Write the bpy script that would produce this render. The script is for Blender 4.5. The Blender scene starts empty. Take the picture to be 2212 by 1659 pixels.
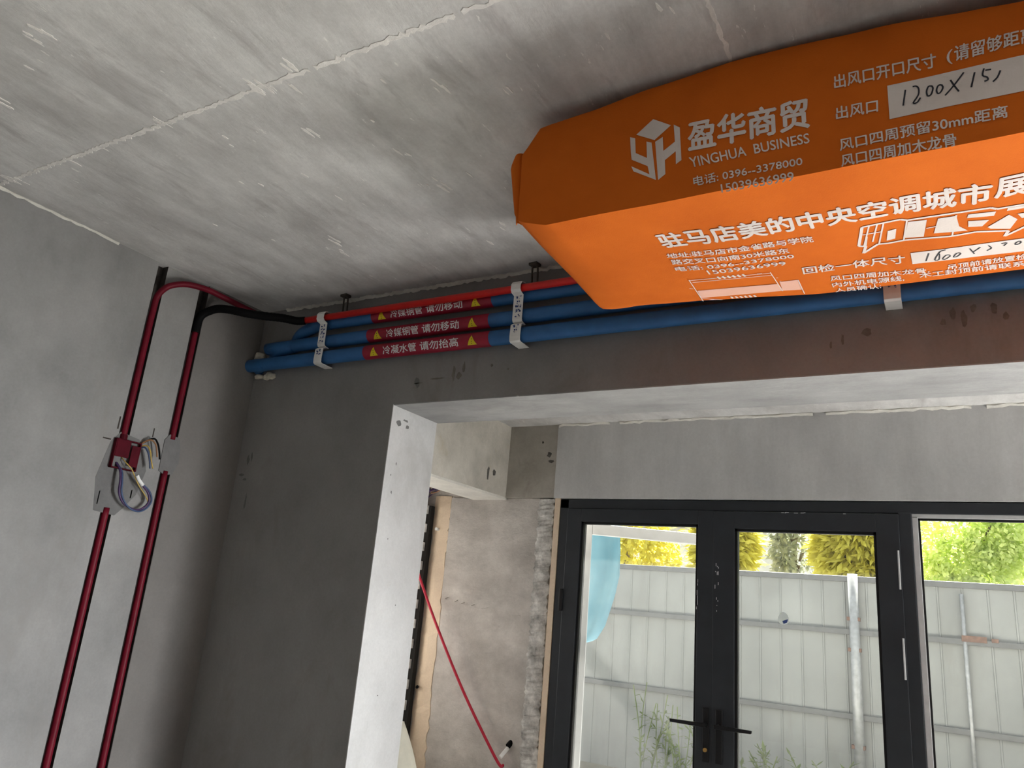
import bpy, bmesh, math, random
from mathutils import Vector, Matrix, Euler
random.seed(7)
SC = bpy.context.scene
COL = SC.collection
PI = math.pi

# ---------------------------------------------------------------- camera
EYE = 1.55
yaw, pitch, roll = 0.5401947, 0.2835048, 0.0878230
Fw = Vector((-math.sin(yaw)*math.cos(pitch), math.cos(yaw)*math.cos(pitch), math.sin(pitch)))
Rt = Vector((math.cos(yaw), math.sin(yaw), 0)); Up = Rt.cross(Fw)
R2 = Rt*math.cos(roll) + Up*math.sin(roll); U2 = -Rt*math.sin(roll) + Up*math.cos(roll)
cd = bpy.data.cameras.new('camera'); cam = bpy.data.objects.new('camera', cd); COL.objects.link(cam)
cam.matrix_world = Matrix(((R2.x, U2.x, -Fw.x, 0), (R2.y, U2.y, -Fw.y, 0), (R2.z, U2.z, -Fw.z, EYE), (0, 0, 0, 1)))
cd.sensor_fit = 'HORIZONTAL'; cd.sensor_width = 36.0; cd.lens = 36.0*1629.25/2212; cd.clip_start = 0.02; cd.clip_end = 300
SC.camera = cam

# ---------------------------------------------------------------- sky, sun, exposure
W = bpy.data.worlds.new('sky'); SC.world = W; W.use_nodes = True
bgn = W.node_tree.nodes['Background']
bgn.inputs['Color'].default_value = (0.86, 0.93, 1.0, 1); bgn.inputs['Strength'].default_value = 1.5
sd = bpy.data.lights.new('sun', 'SUN'); sun = bpy.data.objects.new('sun', sd); COL.objects.link(sun)
sd.energy = 62.0; sd.angle = math.radians(2.0); sd.color = (1.0, 0.95, 0.86)
SUN_DIR = Vector((-0.05, 0.62, 0.78)).normalized()          # towards the sun
sun.rotation_euler = SUN_DIR.to_track_quat('Z', 'Y').to_euler(); sun.location = (8, 8, 9)
# daylight lamps added out of view to stand in for light through the bay windows
def daylight(name, loc, towards, w, h, power, col, spread=180):
    a = bpy.data.lights.new(name, 'AREA'); o = bpy.data.objects.new(name, a); COL.objects.link(o)
    a.shape = 'RECTANGLE'; a.size = w; a.size_y = h; a.energy = power; a.color = col; a.spread = math.radians(spread)
    o.location = loc; o.rotation_euler = (-Vector(towards)).to_track_quat('Z', 'Y').to_euler(); return o
daylight('bay_window_lamp', (2.55, 3.95, .70), (-.08, -1, .75), 1.9, 1.3, 240.0, (1.0, .985, .95))
daylight('bay_sky_lamp', (2.55, 3.93, 1.25), (-5.8, -2.35, -.95), 1.9, 1.6, 42.0, (.93, .97, 1.0), 50)
daylight('bay_end_window_lamp', (-3.10, 3.56, 1.48), (1, .12, .02), .62, 1.2, 0.75, (1.0, .86, .70))
vs = SC.view_settings
vs.view_transform = 'Standard'; vs.look = 'None'; vs.gamma = 1.0; vs.exposure = 0.24; vs.use_curve_mapping = False
SC.cycles.max_bounces = 10; SC.cycles.diffuse_bounces = 6; SC.cycles.transparent_max_bounces = 16
SC.cycles.use_denoising = True; SC.cycles.sample_clamp_indirect = 30.0

# ---------------------------------------------------------------- materials
def L(r, g=None, b=None):
    f = lambda c: (c/255/12.92) if c/255 <= 0.04045 else ((c/255+0.055)/1.055)**2.4
    if g is None: g = b = r
    return (f(r), f(g), f(b), 1)
class NT:
    def __init__(s, name):
        s.m = bpy.data.materials.new(name); s.m.use_nodes = True; s.t = s.m.node_tree
        s.b = s.t.nodes['Principled BSDF']; s.out = s.t.nodes['Material Output']
    def n(s, kind, **kw):
        x = s.t.nodes.new(kind)
        for k, v in kw.items(): setattr(x, k, v)
        return x
    def l(s, a, b): s.t.links.new(a, b)
    def coords(s, scale=(1, 1, 1), rot=(0, 0, 0)):
        tc = s.n('ShaderNodeTexCoord'); mp = s.n('ShaderNodeMapping')
        mp.inputs['Scale'].default_value = scale; mp.inputs['Rotation'].default_value = rot
        s.l(tc.outputs['Object'], mp.inputs['Vector']); return mp.outputs['Vector']
    def noise(s, vec, scale, detail=6, rough=0.6, dist=0.0):
        x = s.n('ShaderNodeTexNoise'); x.inputs['Scale'].default_value = scale; x.inputs['Detail'].default_value = detail
        x.inputs['Roughness'].default_value = rough; x.inputs['Distortion'].default_value = dist
        s.l(vec, x.inputs['Vector']); return x.outputs['Fac']
    def ramp(s, fac, stops):
        r = s.n('ShaderNodeValToRGB'); e = r.color_ramp.elements
        while len(e) < len(stops): e.new(0.5)
        for i, (p, c) in enumerate(stops):
            e[i].position = p; e[i].color = c if isinstance(c, tuple) else (c, c, c, 1)
        s.l(fac, r.inputs['Fac']); return r.outputs['Color']
    def mix(s, fac, a, b, mode='MIX'):
        x = s.n('ShaderNodeMix', data_type='RGBA', blend_type=mode)
        if isinstance(fac, (int, float)): x.inputs[0].default_value = fac
        else: s.l(fac, x.inputs[0])
        for v, i in ((a, 6), (b, 7)):
            if isinstance(v, tuple): x.inputs[i].default_value = v
            else: s.l(v, x.inputs[i])
        return x.outputs[2]
    def bump(s, h, strength=0.3, dist=0.01):
        x = s.n('ShaderNodeBump'); x.inputs['Strength'].default_value = strength; x.inputs['Distance'].default_value = dist
        s.l(h, x.inputs['Height']); s.l(x.outputs['Normal'], s.b.inputs['Normal'])
def concrete(name, lo, hi, stretch=(1, 1, 1), sc=1.6, streak=0.35, streak_sc=5, fleck=None, fleck_th=0.7, dark=None, rough=0.9, bump=0.25, extra=None):
    t = NT(name); v = t.coords(); vs_ = t.coords(stretch)
    c = t.ramp(t.noise(v, sc, 8, 0.62), [(0.3, lo), (0.7, hi)])
    st = t.ramp(t.noise(vs_, streak_sc, 7, 0.65), [(0.3, 0.72), (0.7, 1.22)])
    c = t.mix(streak, c, st, 'MULTIPLY')
    grit = t.noise(v, 90, 3, 0.7)
    c = t.mix(0.25, c, t.ramp(grit, [(0.3, 0.8), (0.7, 1.15)]), 'MULTIPLY')
    if dark:
        c = t.mix(t.ramp(t.noise(vs_, 2.3, 5, 0.7, 0.4), [(0.55, 0.0), (0.72, 0.7)]), c, dark)
    if fleck:
        m = t.ramp(t.noise(vs_, 9, 4, 0.75), [(fleck_th, 0.0), (fleck_th+0.045, 1.0)])
        c = t.mix(m, c, fleck)
    t.l(c, t.b.inputs['Base Color']); t.b.inputs['Roughness'].default_value = rough
    t.b.inputs['Specular IOR Level'].default_value = 0.15
    t.bump(t.noise(vs_, streak_sc*1.5, 8, 0.7), bump, 0.012)
    return t.m
def plain(name, col, rough=0.5, metal=0.0, var=0.12, sc=20, spec=0.4, bump=0.0, bsc=60):
    t = NT(name); f = t.noise(t.coords(), sc, 5, 0.6)
    d = tuple(x*(1-var) for x in col[:3])+(1,); h = tuple(min(1, x*(1+var)) for x in col[:3])+(1,)
    t.l(t.ramp(f, [(0.3, d), (0.7, h)]), t.b.inputs['Base Color'])
    t.b.inputs['Roughness'].default_value = rough; t.b.inputs['Metallic'].default_value = metal
    t.b.inputs['Specular IOR Level'].default_value = spec
    if bump: t.bump(t.noise(t.coords(), bsc, 4, 0.6), bump, 0.003)
    return t.m
G = lambda v, w=0.0: (v*(1+w), v, v*(1-w), 1)
M = {}
M['ceiling'] = concrete('ceiling_concrete', (.52, .51, .495, 1), (.72, .715, .70, 1), (3.6, 1.0, 1), 2.6, 0.55, 3.2, fleck=(.80, .79, .76, 1), fleck_th=.655, dark=(.40, .385, .375, 1), bump=.35)
M['wall_left'] = concrete('left_wall_render', G(.235, .01), G(.325, .02), (1, 1, .4), 2.6, 0.4, 3.0, dark=(.25, .24, .23, 1), bump=.12)
M['wall_back'] = concrete('back_wall_render', G(.23, .02), G(.30, .02), (1, 1, .45), 2.0, 0.3, 2.2, dark=(.20, .185, .17, 1), bump=.15)
M['wall_dim'] = concrete('unplastered_block_wall', G(.20, .02), G(.27, .02))
M['plaster'] = concrete('bay_beam_plaster', G(.52, .0), G(.61, .01), (2.4, 1, .5), 2.2, 0.45, 2.0, bump=.15)
M['beam'] = concrete('raw_beam_concrete', (.42, .395, .345, 1), (.60, .57, .51, 1), (1, 1, 1.0), 3.6, 0.55, 4, dark=(.43, .345, .21, 1), bump=.3)
M['dark_beam'] = concrete('raw_column_head_concrete', (.36, .335, .295, 1), (.48, .455, .41, 1), (1, 1, 1.2), 3, 0.5, 4, dark=(.22, .19, .165, 1), bump=.3)
M['bay_wall'] = concrete('bay_wall_mortar', (.47, .44, .41, 1), (.68, .645, .61, 1), (1, 1, 1.5), 4.0, 0.6, 4, dark=(.41, .38, .355, 1), bump=.9)
M['rough'] = concrete('rough_stone_strip', (.26, .25, .235, 1), (.92, .90, .86, 1), (1, 1, .6), 14, 0.75, 16, bump=1.0)
M['tan'] = concrete('tan_light_band_and_batten', (.70, .56, .42, 1), (.82, .68, .53, 1), (1, 1, .5), 3, 0.25, 4, bump=.3)
M['pale'] = concrete('pale_mortar', (.66, .64, .59, 1), (.80, .78, .72, 1), (1, 1, 1), 6, 0.3, 9, bump=.6)
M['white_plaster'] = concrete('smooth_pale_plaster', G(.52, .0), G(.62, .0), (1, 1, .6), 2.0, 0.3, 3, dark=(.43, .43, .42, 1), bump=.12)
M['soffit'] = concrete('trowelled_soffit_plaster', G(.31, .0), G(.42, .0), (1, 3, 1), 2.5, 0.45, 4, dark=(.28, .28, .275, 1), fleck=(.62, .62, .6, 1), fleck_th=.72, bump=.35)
M['dark_strip'] = concrete('brownish_dark_strip', G(.165, .06), G(.215, .05), (1, 1, .5), 2.0, .25, 2.5, bump=.1)
M['paving'] = concrete('pale_paving', G(.55, .02), G(.65, .02), (1, 1, 1), 2.0, .25, 4)
M['bay_floor'] = concrete('pale_bounce_screed', G(.70, .02), G(.80, .02))
M['screen_paint'] = plain('dull_grey_white_paint', (.20, .20, .205, 1), .5, var=.08)
M['seam'] = concrete('ceiling_seam_mortar', (.74, .72, .69, 1), (.88, .86, .82, 1), (1, 1, 1), 6, .4, 9, bump=.5)
M['chase'] = plain('chase_shade_and_pencil', (.045, .038, .033, 1), .95, var=.4, sc=30)
M['faint'] = plain('faint_smudge', (.175, .158, .14, 1), .9, var=.25, sc=30)
M['patch'] = concrete('grey_patch_mortar', G(.15, .01), G(.205, .01), (1, 1, 1), 6, 0.3, 9, bump=.2)
M['floor'] = concrete('floor_screed', G(.46, .02), G(.54, .02), (1, 1, 1), 1.5, 0.3, 3, bump=.2)
M['soot'] = plain('dark_smudge', (.10, .095, .085, 1), .9, var=.4, sc=40)
M['void'] = plain('shadow_black', (.012, .011, .01, 1), .9)
M['red_pvc'] = plain('dark_red_conduit_plastic', (.135, .0035, .014, 1), .5, var=.2, sc=14, spec=.2)
M['box_red'] = plain('dark_red_box_plastic', (.075, .0025, .009, 1), .65, var=.2, spec=.12)
M['bright_red'] = plain('bright_red_conduit_plastic', (.70, .025, .02, 1), .35, var=.1)
M['black_rubber'] = plain('black_corrugated_plastic', (.0035, .0035, .004, 1), .65, spec=.12)
M['blue_wrap'] = plain('blue_pipe_wrap', (.032, .135, .34, 1), .45, var=.18, sc=9, bump=.25, bsc=30)
M['label_red'] = plain('crimson_label', (.30, .008, .03, 1), .4)
M['label_white'] = plain('label_white_ink', (.78, .76, .76, 1), .5, var=.06)
M['label_yellow'] = plain('label_yellow_ink', (.72, .58, .01, 1), .45, var=.05)
M['label_black'] = plain('label_black_ink', (.015, .015, .015, 1), .5)
M['white_plastic'] = plain('white_clamp_plastic', (.84, .84, .82, 1), .45, var=.05)
M['blue_ink'] = plain('blue_ink', (.05, .09, .28, 1), .6)
M['foam'] = plain('cream_foam', (.66, .62, .52, 1), .85, var=.15, sc=30, bump=.6, bsc=40)
M['steel_dark'] = plain('dark_rusty_steel', (.075, .062, .052, 1), .6, .4, var=.4)
M['anthracite'] = plain('anthracite_aluminium', (.022, .026, .032, 1), .42, .0, var=.15, sc=8, spec=.5)
M['black_metal'] = plain('black_handle_metal', (.008, .008, .009, 1), .35)
M['gasket'] = plain('black_gasket', (.006, .006, .007, 1), .7)
M['post_steel'] = plain('galvanised_post_steel', (.24, .245, .25, 1), .4, .3, var=.2)
M['silver'] = plain('silver_aluminium', (.66, .67, .68, 1), .4, .3, var=.08)
M['white_paint'] = plain('white_powder_coat', (.72, .71, .72, 1), .5, var=.06)
M['brass'] = plain('brass', (.62, .38, .12, 1), .35, .8)
M['fence'] = concrete('weathered_fence_sheet', (.145, .15, .148, 1), (.19, .197, .193, 1), (1.5, 1, .35), 1.2, 0.25, 2.0, dark=(.14, .142, .135, 1), bump=.05, rough=.6)
M['rail'] = plain('fence_rail_steel', (.075, .077, .08, 1), .55, .1, var=.15)
M['rust'] = plain('rusty_steel', (.10, .055, .04, 1), .85, var=.35, sc=30)
M['soil'] = concrete('soil', (.10, .09, .07, 1), (.17, .155, .12, 1), (1, 1, 1), 3, .4, 8, bump=.6)
M['bark'] = plain('bark', (.16, .13, .10, 1), .9, var=.4, sc=12, bump=.5)
M['cream_cloth'] = plain('cream_cloth', (.78, .76, .64, 1), .8, var=.1, sc=8)
M['purple_wire'] = plain('purple_wire', (.060, .028, .10, 1), .45)
M['yellow_wire'] = plain('yellow_wire', (.52, .36, .09, 1), .45)
M['blue_wire'] = plain('blue_wire', (.05, .08, .17, 1), .45)
M['brown_wire'] = plain('brown_wire', (.30, .15, .07, 1), .45)
M['orange_bag'] = None
def leafmat(name, c1, c2, tr=.45):
    t = NT(name); v = t.coords()
    c = t.ramp(t.noise(v, 6, 4, .7), [(.3, c1), (.7, c2)])
    d = t.n('ShaderNodeBsdfDiffuse'); tl = t.n('ShaderNodeBsdfTranslucent'); mx = t.n('ShaderNodeMixShader')
    mx.inputs[0].default_value = tr; t.l(c, d.inputs['Color']); t.l(c, tl.inputs['Color'])
    t.l(d.outputs[0], mx.inputs[1]); t.l(tl.outputs[0], mx.inputs[2]); t.l(mx.outputs[0], t.out.inputs['Surface']); return t.m
M['leaf_yellow'] = leafmat('golden_conifer_leaf', (.50, .45, .07, 1), (.74, .69, .17, 1))
M['leaf_green'] = leafmat('light_green_leaf', (.46, .58, .16, 1), (.86, .90, .46, 1))
M['leaf_grey'] = leafmat('grey_green_leaf', (.22, .25, .20, 1), (.52, .53, .46, 1), .3)
M['leaf_weed'] = leafmat('weed_leaf', (.08, .12, .04, 1), (.18, .21, .10, 1), .35)
def clothmat(name, c1, c2, tr, bumps=.25):
    t = NT(name); v = t.coords()
    c = t.ramp(t.noise(v, 5, 5, .6), [(.3, c1), (.7, c2)])
    t.l(c, t.b.inputs['Base Color']); t.b.inputs['Roughness'].default_value = .85
    t.b.inputs['Specular IOR Level'].default_value = .12
    b = t.n('ShaderNodeBump'); b.inputs['Strength'].default_value = bumps; b.inputs['Distance'].default_value = .002
    t.l(t.noise(v, 260, 2, .5), b.inputs['Height']); t.l(b.outputs['Normal'], t.b.inputs['Normal'])
    if tr:
        tl = t.n('ShaderNodeBsdfTranslucent'); mx = t.n('ShaderNodeMixShader'); mx.inputs[0].default_value = tr
        t.l(c, tl.inputs['Color']); t.l(t.b.outputs[0], mx.inputs[1]); t.l(tl.outputs[0], mx.inputs[2]); t.l(mx.outputs[0], t.out.inputs['Surface'])
    return t.m
M['orange_bag'] = clothmat('orange_nonwoven_fabric', (.57, .118, .010, 1), (.64, .142, .013, 1), 0)
M['print_white'] = clothmat('white_screen_print', (.66, .58, .54, 1), (.76, .69, .66, 1), 0)
M['print_pink'] = clothmat('thin_pinkish_screen_print', (.74, .40, .30, 1), (.80, .47, .37, 1), 0)
M['pen'] = plain('black_marker_ink', (.02, .02, .03, 1), .6)
M['sticker'] = clothmat('white_translucent_sticker', (.75, .77, .8, 1), (.82, .84, .86, 1), .75, .05)
M['tarp'] = clothmat('light_blue_tarpaulin', (.055, .135, .18, 1), (.095, .18, .225, 1), .15, .1)
def glassmat(name, haze, tint=(.93, .95, .94, 1)):
    t = NT(name); tr = t.n('ShaderNodeBsdfTransparent'); gl = t.n('ShaderNodeBsdfGlossy'); fr = t.n('ShaderNodeFresnel')
    gl.inputs['Roughness'].default_value = .02; tr.inputs['Color'].default_value = tint; fr.inputs['IOR'].default_value = 1.45
    m1 = t.n('ShaderNodeMixShader'); t.l(fr.outputs[0], m1.inputs[0]); t.l(tr.outputs[0], m1.inputs[1]); t.l(gl.outputs[0], m1.inputs[2])
    df = t.n('ShaderNodeBsdfDiffuse'); df.inputs['Color'].default_value = (.85, .86, .86, 1)
    tl = t.n('ShaderNodeBsdfTranslucent'); tl.inputs['Color'].default_value = (.85, .86, .86, 1)
    ds = t.n('ShaderNodeMixShader'); ds.inputs[0].default_value = .6; t.l(df.outputs[0], ds.inputs[1]); t.l(tl.outputs[0], ds.inputs[2])
    m2 = t.n('ShaderNodeMixShader')
    f = t.ramp(t.noise(t.coords((1, 1, .25), (0, .5, 0)), 7, 8, .75), [(.35, haze*.55), (.62, haze), (.74, min(.9, haze*1.9))])
    t.l(f, m2.inputs[0]); t.l(m1.outputs[0], m2.inputs[1]); t.l(ds.outputs[0], m2.inputs[2]); t.l(m2.outputs[0], t.out.inputs['Surface'])
    return t.m
M['glass_dusty'] = glassmat('dusty_glass', .019)
M['glass'] = glassmat('clear_glass', .011)

# ---------------------------------------------------------------- mesh helpers
def link(name, bm, mat, parent=None, smooth=False, bevel=0.0, recalc=True):
    if recalc: bmesh.ops.recalc_face_normals(bm, faces=bm.faces[:])
    me = bpy.data.meshes.new(name); bm.to_mesh(me); bm.free()
    mats = mat if isinstance(mat, (list, tuple)) else [mat]
    for m in mats: me.materials.append(M[m] if isinstance(m, str) else m)
    if smooth:
        for p in me.polygons: p.use_smooth = True
    o = bpy.data.objects.new(name, me); COL.objects.link(o)
    if parent is not None:
        o.parent = parent; o.matrix_parent_inverse = Matrix.Translation(-Vector(parent.location))
    if bevel:
        md = o.modifiers.new('bevel', 'BEVEL'); md.width = bevel; md.segments = 2; md.limit_method = 'ANGLE'
    return o
def tag(o, label=None, cat=None, group=None, kind=None):
    if label: o['label'] = label
    if cat: o['category'] = cat
    if group: o['group'] = group
    if kind: o['kind'] = kind
    return o
def thing(name, loc, label, cat, group=None):
    e = bpy.data.objects.new(name, None); COL.objects.link(e); e.location = loc; e.empty_display_size = .1
    return tag(e, label, cat, group)
def struct(name, bm, mat, label, cat, parent=None, **kw):
    return tag(link(name, bm, mat, parent, **kw), label, cat, None, 'structure')
def box(bm, x0, x1, y0, y1, z0, z1, mi=0):
    v = [bm.verts.new(p) for p in ((x0, y0, z0), (x1, y0, z0), (x1, y1, z0), (x0, y1, z0), (x0, y0, z1), (x1, y0, z1), (x1, y1, z1), (x0, y1, z1))]
    for f in ((3, 2, 1, 0), (4, 5, 6, 7), (0, 1, 5, 4), (1, 2, 6, 5), (2, 3, 7, 6), (3, 0, 4, 7)):
        bm.faces.new([v[i] for i in f]).material_index = mi
    return bm
def B(*a): return box(bmesh.new(), *a)
def prism(bm, pts, axis, a, b, mi=0):
    """closed 2D outline extruded along an axis; 2D order: axis x -> (y,z), y -> (x,z), z -> (x,y)"""
    def P(p, t): return {'x': (t, p[0], p[1]), 'y': (p[0], t, p[1]), 'z': (p[0], p[1], t)}[axis]
    lo = [bm.verts.new(P(p, a)) for p in pts]; hi = [bm.verts.new(P(p, b)) for p in pts]
    n = len(pts); bm.faces.new(lo).material_index = mi; bm.faces.new(hi[::-1]).material_index = mi
    for i in range(n): bm.faces.new((lo[i], lo[(i+1) % n], hi[(i+1) % n], hi[i])).material_index = mi
    return bm
def smooth_path(pts, n=8):
    """Catmull-Rom through the points"""
    pts = [Vector(p) for p in pts]
    if len(pts) < 3: return pts
    out = []
    for i in range(len(pts)-1):
        p0 = pts[i-1] if i else pts[0]*2-pts[1]; p1, p2 = pts[i], pts[i+1]
        p3 = pts[i+2] if i+2 < len(pts) else pts[-1]*2-pts[-2]
        for k in range(n):
            t = k/n
            out.append(.5*((2*p1)+(p2-p0)*t+(2*p0-5*p1+4*p2-p3)*t*t+(3*p1-p0-3*p2+p3)*t**3))
    return out+[pts[-1]]
def tube(bm, path, r, seg=12, cap=True, mi=0, rf=None):
    path = [Vector(p) for p in path]; rings = []; prev = None
    for i, p in enumerate(path):
        d = (path[min(i+1, len(path)-1)]-path[max(i-1, 0)]).normalized()
        if prev is None:
            a = Vector((0, 0, 1)) if abs(d.z) < .9 else Vector((1, 0, 0)); u = (a-d*a.dot(d)).normalized()
        else:
            u = (prev-d*prev.dot(d)).normalized()
        prev = u; w = d.cross(u); rr = rf(i) if rf else r
        rings.append([bm.verts.new(p+(u*math.cos(2*PI*k/seg)+w*math.sin(2*PI*k/seg))*rr) for k in range(seg)])
    for a, b in zip(rings, rings[1:]):
        for k in range(seg): bm.faces.new((a[k], a[(k+1) % seg], b[(k+1) % seg], b[k])).material_index = mi
    if cap:
        bm.faces.new(rings[0][::-1]).material_index = mi; bm.faces.new(rings[-1]).material_index = mi
    return bm
def T(path, r, seg=12, **kw): return tube(bmesh.new(), path, r, seg, **kw)
def strip_line(bm, pts, w, ragged, thick, nrm, n=60, seed=1, gap=.06):
    """an irregular ridge of mortar along a straight run: pts = (start, end), w = half width, nrm = out of the surface"""
    rr = random.Random(seed); a, b = Vector(pts[0]), Vector(pts[1]); d = (b-a).normalized(); nrm = Vector(nrm); s = d.cross(nrm).normalized()
    prev = None
    for i in range(n+1):
        p = a.lerp(b, i/n)+s*rr.uniform(-ragged, ragged)*.5; h = w*rr.uniform(.35, 1.25); k = w*rr.uniform(.35, 1.25)
        if prev and rr.random() < gap: prev = None; continue
        row = [bm.verts.new(p-s*h-nrm*.004), bm.verts.new(p-s*h*.6+nrm*thick*rr.uniform(.5, 1)), bm.verts.new(p+s*k*.6+nrm*thick*rr.uniform(.5, 1)), bm.verts.new(p+s*k-nrm*.004)]
        if prev:
            for j in range(3): bm.faces.new((prev[j], prev[j+1], row[j+1], row[j]))
        prev = row
    return bm
def blob(bm, c, r, seed=0, sub=3, amp=.25):
    res = bmesh.ops.create_icosphere(bm, subdivisions=sub, radius=1.0); rr = random.Random(seed)
    ph = [rr.uniform(0, 6) for _ in range(6)]
    for v in res['verts']:
        q = v.co; k = 1+amp*(math.sin(3*q.x+ph[0])*math.sin(4*q.y+ph[1])+.6*math.sin(7*q.z+ph[2])*math.sin(6*q.x+ph[3]))
        v.co = Vector((q.x*r[0], q.y*r[1], q.z*r[2]))*k+Vector(c)
    return bm

# ---------------------------------------------------------------- lettering helpers
def text_mesh(s, off=0.0):
    """outline of a line of writing, filled flat, as (verts normalised to its bounding box with v = 0 at the top, faces)"""
    cu = bpy.data.curves.new('t', 'FONT'); cu.body = s; cu.size = 1.0; cu.offset = off; cu.resolution_u = 3; cu.fill_mode = 'BOTH'
    o = bpy.data.objects.new('t', cu); COL.objects.link(o)
    dg = bpy.context.evaluated_depsgraph_get(); dg.update()
    me = bpy.data.meshes.new_from_object(o.evaluated_get(dg))
    vs_ = [v.co.copy() for v in me.vertices]; fs = [tuple(p.vertices) for p in me.polygons]
    bpy.data.objects.remove(o); bpy.data.curves.remove(cu); bpy.data.meshes.remove(me)
    x0 = min(v.x for v in vs_); x1 = max(v.x for v in vs_); y0 = min(v.y for v in vs_); y1 = max(v.y for v in vs_)
    return [((v.x-x0)/(x1-x0), (y1-v.y)/(y1-y0)) for v in vs_], fs
def put_text(bm, s, fn, off=0.0, mi=0, cuts=0):
    uv, fs = text_mesh(s, off); tmp = bmesh.new(); vv = [tmp.verts.new((u, v, 0)) for u, v in uv]
    for f in fs:
        try: tmp.faces.new([vv[i] for i in f])
        except ValueError: pass
    if cuts: bmesh.ops.subdivide_edges(tmp, edges=tmp.edges[:], cuts=cuts, use_grid_fill=True)
    tmp.verts.index_update(); m = {v.index: bm.verts.new(fn(v.co.x, v.co.y)) for v in tmp.verts}
    for f in tmp.faces: bm.faces.new([m[v.index] for v in f.verts]).material_index = mi
    tmp.free()
def bold_text(bm, s, fn, d, nrm, off=0.0, mi=0, cuts=0):
    """heavier strokes: the same line laid down again, shifted by d of its own height"""
    asp = max(.3, len(s)*.9)
    for i, (a, b) in enumerate(((0, 0), (-1, 0), (1, 0), (0, -1), (0, 1))):
        put_text(bm, s, lambda u, v, a=a, b=b, i=i: fn(u+a*d/asp, v+b*d)+Vector(nrm)*(.00015*i), off, mi, cuts)
def quad_fn(q, surf):
    """bilinear map of the unit square (v down) onto four plane points TL TR BR BL, then onto the cloth surface"""
    def fn(u, v):
        a = ((1-u)*(1-v), u*(1-v), u*v, (1-u)*v)
        return surf(sum(w*p[0] for w, p in zip(a, q)), sum(w*p[1] for w, p in zip(a, q)))
    return fn
def put_poly(bm, pts, surf, mi=0, cuts=0):
    f = bm.faces.new([bm.verts.new(surf(*p)) for p in pts]); f.material_index = mi
    bmesh.ops.triangulate(bm, faces=[f])
def put_stroke(bm, pts, w, surf, mi=0, closed=False, sub=3):
    P = smooth_path([(p[0], p[1], 0) for p in pts], sub) if len(pts) > 2 and sub > 1 else [Vector((p[0], p[1], 0)) for p in pts]
    if closed: P.append(P[0])
    L_, R_ = [], []
    for i, p in enumerate(P):
        d = P[min(i+1, len(P)-1)]-P[max(i-1, 0)]; d = d.normalized() if d.length else Vector((1, 0, 0)); n = Vector((-d.y, d.x, 0))*w
        L_.append(bm.verts.new(surf(*(p+n)[:2]))); R_.append(bm.verts.new(surf(*(p-n)[:2])))
    for i in range(len(P)-1): bm.faces.new((L_[i], L_[i+1], R_[i+1], R_[i])).material_index = mi

# ================================================================ THE SETTING
CZ, XL, YW, YB, YD, BZ = 3.05, -3.375, 2.7915, 3.165, 4.0176, 2.626
struct('floor', B(-3.7, 4.3, -4.2, 4.35, -.2, 0), 'floor', 'bare grey screed floor of the unfinished room', 'floor')
struct('floor_bay', B(-3.02, 4.3, 2.95, 4.32, -.02, .004), 'bay_floor', 'unseen pale floor slab added in the bay to bounce light', 'floor')  # paler slab over the floor, out of view, added to bounce light upward
struct('ceiling', B(-3.7, 4.3, -4.2, YB, CZ, CZ+.2), 'ceiling', 'bare grey concrete ceiling with pale scratches and mortar seams', 'ceiling')
s0, s1, s2, s3, sx = 2.082, 2.136, 2.337, 2.393, XL-.045      # the two chases cut into the left wall for the conduits
struct('wall_left', prism(bmesh.new(), [(XL, -4.2), (XL, s0), (sx, s0), (sx, s1), (XL, s1), (XL, s2), (sx, s2), (sx, s3), (XL, s3), (XL, YW+.05), (XL-.3, YW+.05), (XL-.3, -4.2)], 'z', 0, CZ),
       ['wall_left', 'chase'], 'grey rendered left wall with two vertical conduit chases', 'wall')
struct('wall_back', prism(bmesh.new(), [(XL-.3, 0), (-2.343, 0), (-2.343, 2.443), (4.3, 2.443), (4.3, CZ), (XL-.3, CZ)], 'y', YW, YB),
       'wall_back', 'dark grey rendered back wall around the wide opening', 'wall')
struct('wall_right', prism(bmesh.new(), [(-4.2, 0), (YB, 0), (YB, CZ), (-4.2, CZ)], 'x', 4.0, 4.3), 'wall_dim', 'right wall of the room', 'wall')
struct('wall_rear', B(-3.7, 4.3, -4.2, -4.0, 0, CZ), 'wall_dim', 'rear wall behind the viewer', 'wall')
for p in bpy.data.objects['wall_left'].data.polygons:      # sides of the two chases, their shade painted in near-black
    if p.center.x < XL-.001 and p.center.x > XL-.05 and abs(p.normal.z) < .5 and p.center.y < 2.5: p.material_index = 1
# smooth pale plaster lining the opening: jamb face and soffit
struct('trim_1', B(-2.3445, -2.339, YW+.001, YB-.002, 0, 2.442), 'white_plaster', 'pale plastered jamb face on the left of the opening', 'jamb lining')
struct('trim_2', B(-2.338, 4.0, YW+.001, YB+.004, 2.438, 2.4445), 'soffit', 'pale plastered soffit over the opening', 'soffit lining')
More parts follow.
